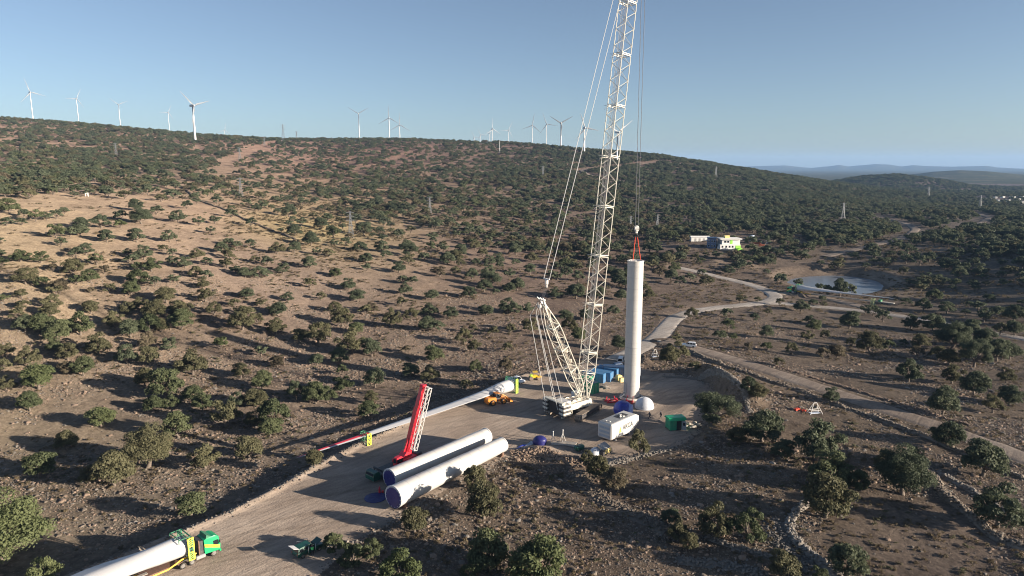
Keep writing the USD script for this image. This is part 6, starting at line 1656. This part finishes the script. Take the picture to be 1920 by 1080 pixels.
for u, v, w, h, rz, lb in ((1022, 846, 3.4, 1.5, -.25, 'flat grey steel plate between the blue bundle and the stone heap'), (1066, 834, 3.2, 2.0, -.45, 'tilted grey steel plate right of the white tripods'), (1046, 834, 3.0, 1.4, -.1, 'low grey plate between the two white tripods')):
    c0 = flat(u, v); m = MB(); m.hull([[x * w / 2, y * h / 2, z + (.25 if x > 0 and y > 0 else 0)] for x in (-1, 1) for y in (-1, 1) for z in (.12, .26)]); m.moved((*c0, 0), rz)
    single('steel_plate', m, 'plate_grey', lb, 'plate')
for u, v, lb in ((1037, 832, 'left white tripod stand behind the grey plates'), (1055, 829, 'right white tripod stand behind the grey plates')):
    c0 = flat(u, v); t = thing('tripod_stand', lb, 'tripod', (*c0, 0), .4)
    for k_ in range(3):
        a = k_ * 2.094; put(t, 'leg', MB().tube([.75 * math.cos(a), .75 * math.sin(a), 0], [0, 0, 2.1], .05, n=6), 'crane_white')
    put(t, 'head', MB().tube([0, 0, 1.95], [0, 0, 2.7], .1, n=8).ball([0, 0, 2.7], .16, 1), 'crane_white')
c0 = flat(1086, 846)
t = thing('compressor', 'dark green compressor half hidden behind the bush left of the generator', 'compressor', (*c0, 0), .5)
put(t, 'body', MB().cbox([0, 0, .85], (2.2, 1.3, 1.1), .3), 'green_dark', smooth=30); put(t, 'drawbar', MB().beam([1.0, 0, .4], [2.3, 0, .3], .12), 'dark_steel'); put(t, 'exhaust', MB().tube([-.4, .2, 1.3], [-.4, .2, 1.8], .08), 'dark_steel')
for s in (-1, 1): wheel(t, 0, s * .72, .32, .32, .2)
# white pipe frames out in the field
for u, v, z, w, h, lb in ((1527, 778, .6, 3.2, 2.6, 'white pipe frame standing on the ground beside the oaks at right'), (1228, 668, .6, 2.0, 2.4, 'grey wire frame on the bank right of the upright tower')):
    c0 = flat(u, v, z); zz = float(gz(*c0)); t = thing('pipe_frame', lb, 'frame', (*c0, zz), .2)
    for x in (-w / 2, w / 2):
        put(t, 'leg', MB().tube([x, -.8, 0], [x * .25, 0, h], .07, n=6), 'crane_white'); put(t, 'leg', MB().tube([x, .8, 0], [x * .25, 0, h], .07, n=6), 'crane_white')
    put(t, 'crossbar', MB().tube([-w * .4, -.5, .9], [w * .4, -.5, .9], .06, n=6).tube([-w * .4, .5, .9], [w * .4, .5, .9], .06, n=6).tube([-w * .13, 0, h], [w * .13, 0, h], .09, n=6), 'crane_white')
    put(t, 'base_sheet', MB().cbox([0, 0, .18], (w * .8, 1.0, .14), .03), 'tarp_pale')
c0 = flat(1494, 774, .6); m = MB(); m.cbox([c0[0], c0[1], float(gz(*c0)) + .3], (1.4, .8, .5), .1, rz=.4); m.cbox([c0[0] + 1.4, c0[1] - .5, float(gz(*c0)) + .2], (.9, .6, .4), .08)
single('scrap_heap', m, 'sling_red', 'small heap of orange scrap left of the white pipe frame', 'scrap')

# ------------------------------------------------------------------ people
import manifold3d as m3
def person(label, loc, rz, pose_='walk', vest=None, helmet=True, trousers='cloth_dark', carry=False):
    t = thing('person', label, 'person', loc, rz)
    if pose_ == 'walk':
        J = dict(hip=(0, 0, .92), hl=(0, .10, .90), hr=(0, -.10, .90), kl=(.22, .10, .50), kr=(-.06, -.10, .48), al=(.27, .10, .08), ar=(-.36, -.10, .13), tl=(.43, .12, .04), tr=(-.24, -.12, .04),
                 ch=(.04, 0, 1.32), nk=(.05, 0, 1.47), hd=(.07, 0, 1.64), sl=(.04, .20, 1.40), sr=(.04, -.20, 1.40), el=(-.10, .27, 1.14), er=(.14, -.27, 1.15), wl=(-.02, .28, .90), wr=(.34, -.24, .98))
    else:
        J = dict(hip=(0, 0, .92), hl=(0, .10, .90), hr=(0, -.10, .90), kl=(.03, .12, .50), kr=(.03, -.12, .50), al=(0, .13, .08), ar=(0, -.13, .08), tl=(.16, .15, .04), tr=(.16, -.15, .04),
                 ch=(.06, 0, 1.32), nk=(.08, 0, 1.46), hd=(.11, 0, 1.62), sl=(.06, .20, 1.40), sr=(.06, -.20, 1.40), el=(.16, .27, 1.16), er=(.16, -.27, 1.16), wl=(.40, .20, 1.08), wr=(.40, -.20, 1.08))
    def bone(a, b, r0, r1):
        def s(p, r): return m3.Manifold.sphere(r, 14).translate(p)
        return m3.Manifold.batch_hull([s(J.get(a, a), r0), s(J.get(b, b), r1)])
    def join(bones): 
        q_ = bones[0]
        for b in bones[1:]: q_ = q_ + b
        q_ = q_.refine_to_length(.06); mm = q_.to_mesh()
        tmh = trimesh.Trimesh(mm.vert_properties[:, :3], mm.tri_verts)
        return trimesh.smoothing.filter_taubin(tmh, iterations=6)
    hands = []
    for s, w, e in (('l', 'wl', 'el'), ('r', 'wr', 'er')):
        W_, E_ = np.array(J[w]), np.array(J[e]); d = unit(W_ - E_); sd2 = np.array([0, 1, 0]) if s == 'l' else np.array([0, -1, 0])
        palm = W_ + d * .09
        hands.append(bone(tuple(W_), tuple(palm), .032, .036))
        fwd = unit(np.cross(sd2, d))
        for k_ in range(4): hands.append(bone(tuple(palm + fwd * (k_ - 1.5) * .02), tuple(palm + fwd * (k_ - 1.5) * .024 + d * (.075 - abs(k_ - 1.3) * .01) - sd2 * .02), .011, .009))
        hands.append(bone(tuple(W_ + d * .03 + fwd * .03), tuple(palm + fwd * .065), .012, .010))
    body = join([bone('hip', 'ch', .155, .175), bone('ch', 'nk', .15, .075), bone('nk', 'hd', .058, .06), bone('hl', 'hip', .10, .13), bone('hr', 'hip', .10, .13), bone('hl', 'kl', .095, .065), bone('hr', 'kr', .095, .065),
                 bone('kl', 'al', .062, .045), bone('kr', 'ar', .062, .045), bone('al', 'tl', .055, .042), bone('ar', 'tr', .055, .042), bone('sl', 'ch', .075, .14), bone('sr', 'ch', .075, .14), bone('sl', 'el', .062, .047), bone('sr', 'er', .062, .047),
                 bone('el', 'wl', .045, .033), bone('er', 'wr', .045, .033)] + hands)
    put(t, 'body', body, trousers, smooth=True)
    hd = np.array(J['hd'])
    m = MB(); m.ball(hd, (.098, .078, .118), 2); m.hull([hd + np.array(o) for o in ((.085, .015, .01), (.085, -.015, .01), (.12, 0, -.02), (.09, .018, -.03), (.09, -.018, -.03))])
    for s in (-1, 1): m.ball(hd + [0, s * .08, -.005], (.02, .012, .03), 1)
    h_ = put(t, 'head', m, 'skin', smooth=50)
    m = MB()
    for s in (-1, 1): m.ball(hd + [.088, s * .03, .015], (.012, .013, .009), 1)
    put(h_, 'eyes', m, 'black'); put(h_, 'mouth', MB().cbox(hd + [.088, 0, -.055], (.012, .04, .01)), 'rust_red')
    m = MB(); v_ = np.array(trimesh.creation.icosphere(2).vertices); f_ = np.array(trimesh.creation.icosphere(2).faces)
    hv = v_ * [.118, .1, .1]; hv[:, 2] = np.maximum(hv[:, 2], -.01); m.add(hv + hd + [-.005, 0, .045], f_)
    if helmet: m.hull([hd + [x, y, .035 + z] for x, y in ((.08, -.08), (.08, .08), (.15, -.04), (.15, .04)) for z in (0, .012)])
    put(t, 'helmet' if helmet else 'hair', m, 'helmet_white' if helmet else 'black', smooth=50)
    if vest:
        ch_, hip = np.array(J['ch']), np.array(J['hip']); m = MB(); k_ = np.arange(16) * 2 * math.pi / 16
        rings_ = []
        for f, a_, b_ in ((0.05, .175, .195), (.35, .175, .195), (.75, .185, .215), (1.0, .18, .225), (1.22, .13, .17)):
            c_ = hip + (ch_ - hip) * f; rings_.append(np.stack([c_[0] + a_ * np.cos(k_), b_ * np.sin(k_), np.full(16, c_[2])], 1))
        m.loft(rings_, caps=False); put(t, 'vest', m, vest, smooth=50)
    return t
person('worker walking in dark clothes and white helmet, nearer the nacelle', pose(1218, 785), math.radians(200), 'walk', 'cloth_grey')
person('worker walking in dark clothes and white helmet, nearer the green cabin', pose(1239, 785), math.radians(190), 'walk', 'cloth_dark')
person('person in a bright green vest standing at the open doors of the green car', (*(flat(586, 1041)), .0), math.radians(120), 'stand', 'vest_green', False)

# ------------------------------------------------------------------ far buildings
b = at(1350, 468); DB = math.hypot(b[0], b[1])
ax = unit(np.array([b[1], -b[0]]) / DB)                        # to the right as one looks
rzb = math.atan2(ax[1], ax[0])
px_m = math.hypot(DB, CAM_H - b[2]) / FPX
wb = thing('white_building', 'white two storey building with bright green trim beside the cleared yard', 'building', (*b[:2], b[2] - .3), rzb + .32)
Wd, Dp, Hs = 36 * px_m * 1.02, 10.0, 3.6
m = MB(); m.cbox([Wd / 2, Dp / 2, 1.8], (Wd, Dp, 3.6), .02); put(wb, 'ground_floor', m, 'wall_white')
m = MB(); m.cbox([Wd / 2 + .6, Dp / 2 + .4, 5.3], (Wd - 1.6, Dp - .6, 3.3), .02); put(wb, 'upper_floor', m, 'wall_white')
m = MB(); m.cbox([Wd / 2 + .3, Dp / 2, 7.25], (Wd + .9, Dp + .8, .7), .03); rf = put(wb, 'roof', m, 'wall_white'); put(rf, 'roof_box', MB().cbox([Wd * .42, Dp / 2, 8.4], (3.2, 3, 1.7), .05), 'yellow_pale')
for k_, x in enumerate((.12, .30, .47, .62)):
    w_ = put(wb, 'window', MB().cbox([Wd * x, -.03, 2.2], (1.0, .1, 1.3), 0), 'window_dark'); put(w_, 'frame', MB().cbox([Wd * x, -.02, 2.2], (1.3, .06, 1.6), 0), 'wall_white')
for x in (.26, .40):
    w_ = put(wb, 'window', MB().cbox([Wd * x, .62, 5.4], (1.1, .1, 1.2), 0), 'window_dark'); put(w_, 'frame', MB().cbox([Wd * x, .64, 5.4], (1.4, .06, 1.5), 0), 'wall_white')
put(wb, 'upper_door', MB().cbox([Wd * .56, .62, 5.2], (1.6, .1, 2.4), 0), 'wall_lime')
put(wb, 'green_corner', MB().cbox([Wd * .88, -.06, 1.5], (Wd * .24, .14, 3.0), .02).cbox([Wd + .02, Dp * .3, 1.7], (.14, Dp * .6, 3.3), .02), 'wall_lime')
put(wb, 'green_porch', MB().cbox([Wd * .9, -1.4, .7], (Wd * .26, 2.6, 1.2), .05), 'wall_lime')
put(wb, 'terrace', MB().cbox([Wd * .35, -1.2, .3], (Wd * .6, 2.4, .7), .05), 'plate_grey')
bb = thing('blue_building', 'dark blue building joined to the left of the white building', 'building', (*(b[:2] - ax * 12.6 * px_m / px_m * .55), b[2] - .2), rzb)
Wb = 16 * px_m
m = MB(); m.cbox([Wb / 2 - 1.6, 6, 3.6], (Wb, 7, 7.6), .03); put(bb, 'wall', m, 'wall_blue')
for x in (.2, .55, .8):
    for z in (2.2, 5.4): w_ = put(bb, 'window', MB().cbox([Wb * x - 1.6, 2.46, z], (.9, .1, 1.2), 0), 'window_dark'); put(w_, 'frame', MB().cbox([Wb * x - 1.6, 2.48, z], (1.2, .06, 1.5), 0), 'tarp_pale')
put(bb, 'roof', MB().cbox([Wb / 2 - 1.6, 6, 7.5], (Wb + .4, 7.4, .25), .02), 'navy_box')
s0 = at(1296, 453)
sh = thing('white_shed', 'long low white shed left of the blue building', 'shed', (*s0[:2], s0[2]), rzb + .3)
m = MB(); m.cbox([6.5, 2, 1.5], (13, 4, 3.0), .05); put(sh, 'wall', m, 'wall_white'); m = MB(); m.hull([[x, y, z] for x in (-.3, 13.3) for y, z in ((-.4, 3.0), (4.4, 3.0), (2, 3.9))]); put(sh, 'roof', m, 'wall_white')
for x in (3, 6, 9): put(sh, 'door', MB().cbox([x, -.02, 1.2], (1.4, .08, 2.2), 0), 'grey_paint')
for u, v, w, h, m_, lb, cat in ((1410, 452, 4, 4.2, 'tarp_pale', 'silver tank frame right of the white building', 'tank'), (1437, 456, 2.4, 2.0, 'spinner_white', 'white water tank at the right end of the building yard', 'tank'), (1336, 456, 2.2, 1.6, 'wall_white', 'small white box between the shed and the blue building', 'box'), (1347, 467, 1.6, 1.6, 'wall_white', 'tiny white kiosk in front of the blue building', 'kiosk'), (1418, 457, 6, 1.3, 'rust_red', 'row of rusty red machines in the yard', 'machinery'), (1428, 461, 4, 1.2, 'rust_red', 'rusty red machine right of the building', 'machinery')):
    p = at(u, v); m = MB(); k = np.arange(14) * 2 * math.pi / 14
    if cat == 'tank': m.loft([np.stack([p[0] + w / 2 * s * np.cos(k), p[1] + w / 2 * s * np.sin(k), np.full(14, p[2] + z)], 1) for s, z in ((1, -.2), (1, h * .8), (.6, h), (.02, h * 1.05))], caps=False)
    else: m.cbox([p[0], p[1], p[2] + h / 2], (w, 2.0, h), .15, rz=rzb, top=(.8, .8)); m.cbox([p[0] - w * .2, p[1], p[2] + h * 1.1], (w * .3, 1.4, h * .5), .1, rz=rzb)
    single('water_tank' if cat == 'tank' else 'site_box' if cat in ('box', 'kiosk') else 'old_machine', m, m_, lb, cat, smooth=30)
for k_, (u, v, w) in enumerate(((1824, 356, 9), (1853, 374, 13), (1866, 372, 6), (1872, 378, 8), (1880, 371, 6), (1889, 378, 7), (1898, 372, 12), (1908, 376, 9), (1914, 382, 11), (1916, 371, 7), (1900, 381, 10))):
    p = at(u, v); D_ = math.hypot(p[0], p[1]); w_ = w * .85
    t = thing('village_house', ('solitary white house at the top of the village lane' if k_ == 0 else '%s white house of the far village, counted from the left' % ['', 'first', 'second', 'third', 'fourth', 'fifth', 'sixth', 'seventh', 'eighth', 'ninth', 'tenth'][k_]), 'house', (*p[:2], p[2] + .5), .1 * k_ - .3, 'white houses of the far village')
    m = MB(); m.cbox([0, 0, 1.4], (w_, 7, 3.4), .05); put(t, 'wall', m, 'wall_white'); put(t, 'roof', MB().cbox([0, 0, 3.2], (w_ + .5, 7.5, .3), .05), 'tower_white')
    for x in (-.25, .25): put(t, 'window', MB().cbox([w_ * x, -3.52, 1.5], (1.2, .1, 1.3), 0), 'window_dark')
p = at(163, 368); t = thing('white_stand', 'small white stand on the bare slope at far left', 'stand', tuple(p), .3)
for x in (-.7, .7):
    for y in (-.4, .4): put(t, 'leg', MB().beam([x, y, -.2], [x * .8, y * .8, 1.7], .25), 'wall_white')
put(t, 'top', MB().cbox([0, 0, 1.9], (1.8, 1.2, .5), .08), 'wall_white')

# ------------------------------------------------------------------ wind turbines on the ridge
TURBINES = [(56, 173, 26, -18, 20, 'first'), (143, 185, 20, 25, 25, 'second'), (222, 196, 18, -55, 15, 'third'), (315, 211, 16, 25, 25, 'fourth'), (361, 198, 35, -48, 35, 'fifth'), (421, 244, 14, 12, 25, 'sixth'),
 (672, 213, 22, -60, 5, 'seventh'), (729, 221, 23, 0, 5, 'eighth'), (749, 234, 22, 0, 10, 'ninth'), (889, 257, 13, -28, 20, 'tenth'), (901, 253, 14, -28, 20, 'eleventh'), (918, 250, 15, -80, 55, 'twelfth'), (923, 242, 21, -3, 35, 'thirteenth'),
 (953, 244, 17, 28, 30, 'fourteenth'), (998, 235, 22, 10, 10, 'fifteenth'), (1025, 233, 22, -22, 10, 'sixteenth'), (1052, 231, 25, -60, 10, 'seventeenth'), (1096, 240, 28, -20, 20, 'eighteenth'), (1158, 248, 40, -65, 40, 'nineteenth')]
BASES = {4: (367, 268), 16: (1053, 273), 17: (1097, 288), 18: (1160, 304)}
for k_, (u, v, Lp, ph, yaw, lb) in enumerate(TURBINES):
    R_ = 45.0
    az, sl = ray(u, v)
    D_ = R_ * FPX / Lp / math.cos(az)
    if k_ in BASES:
        p = at(*BASES[k_]); D_ = math.hypot(p[0], p[1]); R_ = Lp * D_ * math.cos(az) / FPX
    hx, hy, hz_ = D_ * math.sin(az), D_ * math.cos(az), CAM_H + float(sl) * D_
    gz0 = float(gz(hx, hy)) if D_ < 3900 else 20.0
    hh = hz_ - gz0
    # rotor axis points away from the viewer's line by the yaw
    t = thing('wind_turbine', 'white wind turbine on the ridge, %s of nineteen counted from the left' % lb, 'wind turbine', (hx, hy, gz0), -float(az) + math.radians(yaw), 'wind turbines along the ridge')
    n = 20; kk = np.arange(n) * 2 * math.pi / n
    m = MB(); m.loft([np.stack([r_ * np.cos(kk), r_ * np.sin(kk), np.full(n, z)], 1) for r_, z in ((2.1, -6), (2.1, 0), (1.6, hh * .5), (1.1, hh - 1.6))], caps=False); put(t, 'tower', m, 'turbine_white', smooth=40)
    put(t, 'nacelle', MB().cbox([0, 2.2, hh], (3.4, 9.5, 3.6), .5), 'turbine_white', smooth=30)
    m = MB(); m.ball([0, -3.9, hh], (1.7, 2.2, 1.7), 2); hub = put(t, 'hub', m, 'turbine_white', smooth=60)
    rings, st = blade_mesh(R_, chord=3.2, root_r=.9)
    for q_ in range(3):
        a = math.radians(ph + 120 * q_)
        ex, ez = np.array([math.sin(a), 0, math.cos(a)]), np.array([0, -1, 0])
        ey = np.cross(ez, ex)
        m = MB(); m.loft([r[:, :1] * ex + r[:, 1:2] * ey * 1.0 + r[:, 2:3] * ez + [0, -3.9, hh] for r in rings]); put(t, 'blade', m, 'turbine_blade', smooth=50)

# ------------------------------------------------------------------ power line pylons
PYLONS = [(218, 292, 268, 't'), (452, 371, 333, 'first'), (531, 256, 233, ''), (556, 256, 246, ''), (496, 272, 256, ''), (450, 302, 276, ''), (937, 288, 264, 'p'), (1018, 334, 311, ''), (806, 405, 369, ''), (658, 446, 396, ''), (1182, 432, 405, ''), (1232, 431, 402, ''), (1580, 415, 380, ''), (1836, 395, 366, ''), (1342, 334, 312, ''), (1740, 372, 350, '')]
PN = ['on the far left hillside', 'below the firebreak track', 'on the skyline left of the hilltop', 'second on the skyline left of the hilltop', 'at the top of the firebreak', 'halfway up the firebreak', '', 'on the wooded slope left of the boom', 'in the oaks above the brown slope', 'at the right edge of the yellow grass field', 'left of the hook block in the oaks', 'right of the hook block in the oaks', 'in the woodland right of the white building', 'in the woodland near the village', 'on the wooded slope right of the boom', 'on the brown patch below the small hill']
for k_, (u, v0, v1, kd) in enumerate(PYLONS):
    p = at(u, v0); D_ = math.hypot(p[0], p[1])
    h = (ray(u, v1)[1] * D_ + CAM_H) - p[2]; h = float(h)
    if kd == 'p':
        t = thing('lattice_mast', 'slim white mast standing on the wooded slope below the ridge', 'mast', tuple(p), 0)
        put(t, 'pole', MB().tube([0, 0, -1], [0, 0, h], .7, .4), 'turbine_white', smooth=40); put(t, 'head', MB().cbox([0, 0, h], (2, 1, 1), .2), 'turbine_white'); continue
    t = thing('power_pylon', 'grey lattice power pylon ' + PN[k_], 'pylon', tuple(p), -math.atan2(p[0], p[1]) + .25, 'power pylons across the hillside')
    th = .09 + D_ / 22000; w = h * .11
    for x in (-1, 1):
        for y in (-1, 1): put(t, 'leg', MB().path([[x * w, y * w, -1], [x * w * .28, y * w * .28, h * .62], [x * w * .2, y * w * .2, h]], th, 4), 'pylon')
    m = MB(); zs = np.linspace(0, h * .95, 8); ws = np.interp(zs, [0, h * .62, h], [w, w * .28, w * .2])
    for i in range(7):
        for s in (-1, 1):
            m.tube([-ws[i], s * ws[i], zs[i]], [ws[i + 1], s * ws[i + 1], zs[i + 1]], th * .6, n=4); m.tube([ws[i], s * ws[i], zs[i]], [-ws[i + 1], s * ws[i + 1], zs[i + 1]], th * .6, n=4)
    put(t, 'bracing', m, 'pylon')
    for z in (.66, .80, .94):
        put(t, 'cross_arm', MB().tube([-h * .16, 0, h * z], [h * .16, 0, h * z], th * .8, n=4).tube([-h * .16, 0, h * z], [0, 0, h * (z + .05)], th * .6, n=4).tube([h * .16, 0, h * z], [0, 0, h * (z + .05)], th * .6, n=4), 'pylon')

def span(label, a, b, sag):
    t = thing('power_line', label, 'power line', (0, 0, 0))
    for k_, zf in enumerate((.66, .80, .94)):
        pa_, pb_ = a[:3] + [0, 0, a[3] * zf], b[:3] + [0, 0, b[3] * zf]
        f = np.linspace(0, 1, 24)[:, None]; q_ = pa_ * (1 - f) + pb_ * f; q_[:, 2] -= sag * 4 * (f * (1 - f))[:, 0]
        put(t, 'wire', MB().path(q_, .016, 4), 'pylon')
TOPS = {}
for u, v0, v1, kd in PYLONS:
    p = at(u, v0); TOPS[u] = np.array([*p, float(ray(u, v1)[1]) * math.hypot(p[0], p[1]) + CAM_H - p[2]])
span('thin pale power line running right over the woodland from the pylon behind the hook block', TOPS[1232], TOPS[1580], 9)
span('thin pale power line crossing the right woodland towards the village', TOPS[1580], TOPS[1836], 9)
span('thin power line over the yellow grass field and the brown savanna', TOPS[658], TOPS[1182], 10)

# ------------------------------------------------------------------ air
hz_m = usdkit.material(stage, '/World/Looks/haze', {'v': ('principled_volume', {'color': (0.30, 0.50, 0.82), 'density': 0.000043, 'anisotropy': 0.0})}, [], volume='v.volume')
hzp = put('/World', 'haze', trimesh.creation.box(bounds=[[-23500, -23500, -60], [23500, 23500, 380]]), hz_m)
tag(stage.GetPrimAtPath(hzp), 'pale blue haze in the air over the far hills', 'haze', None, 'stuff')
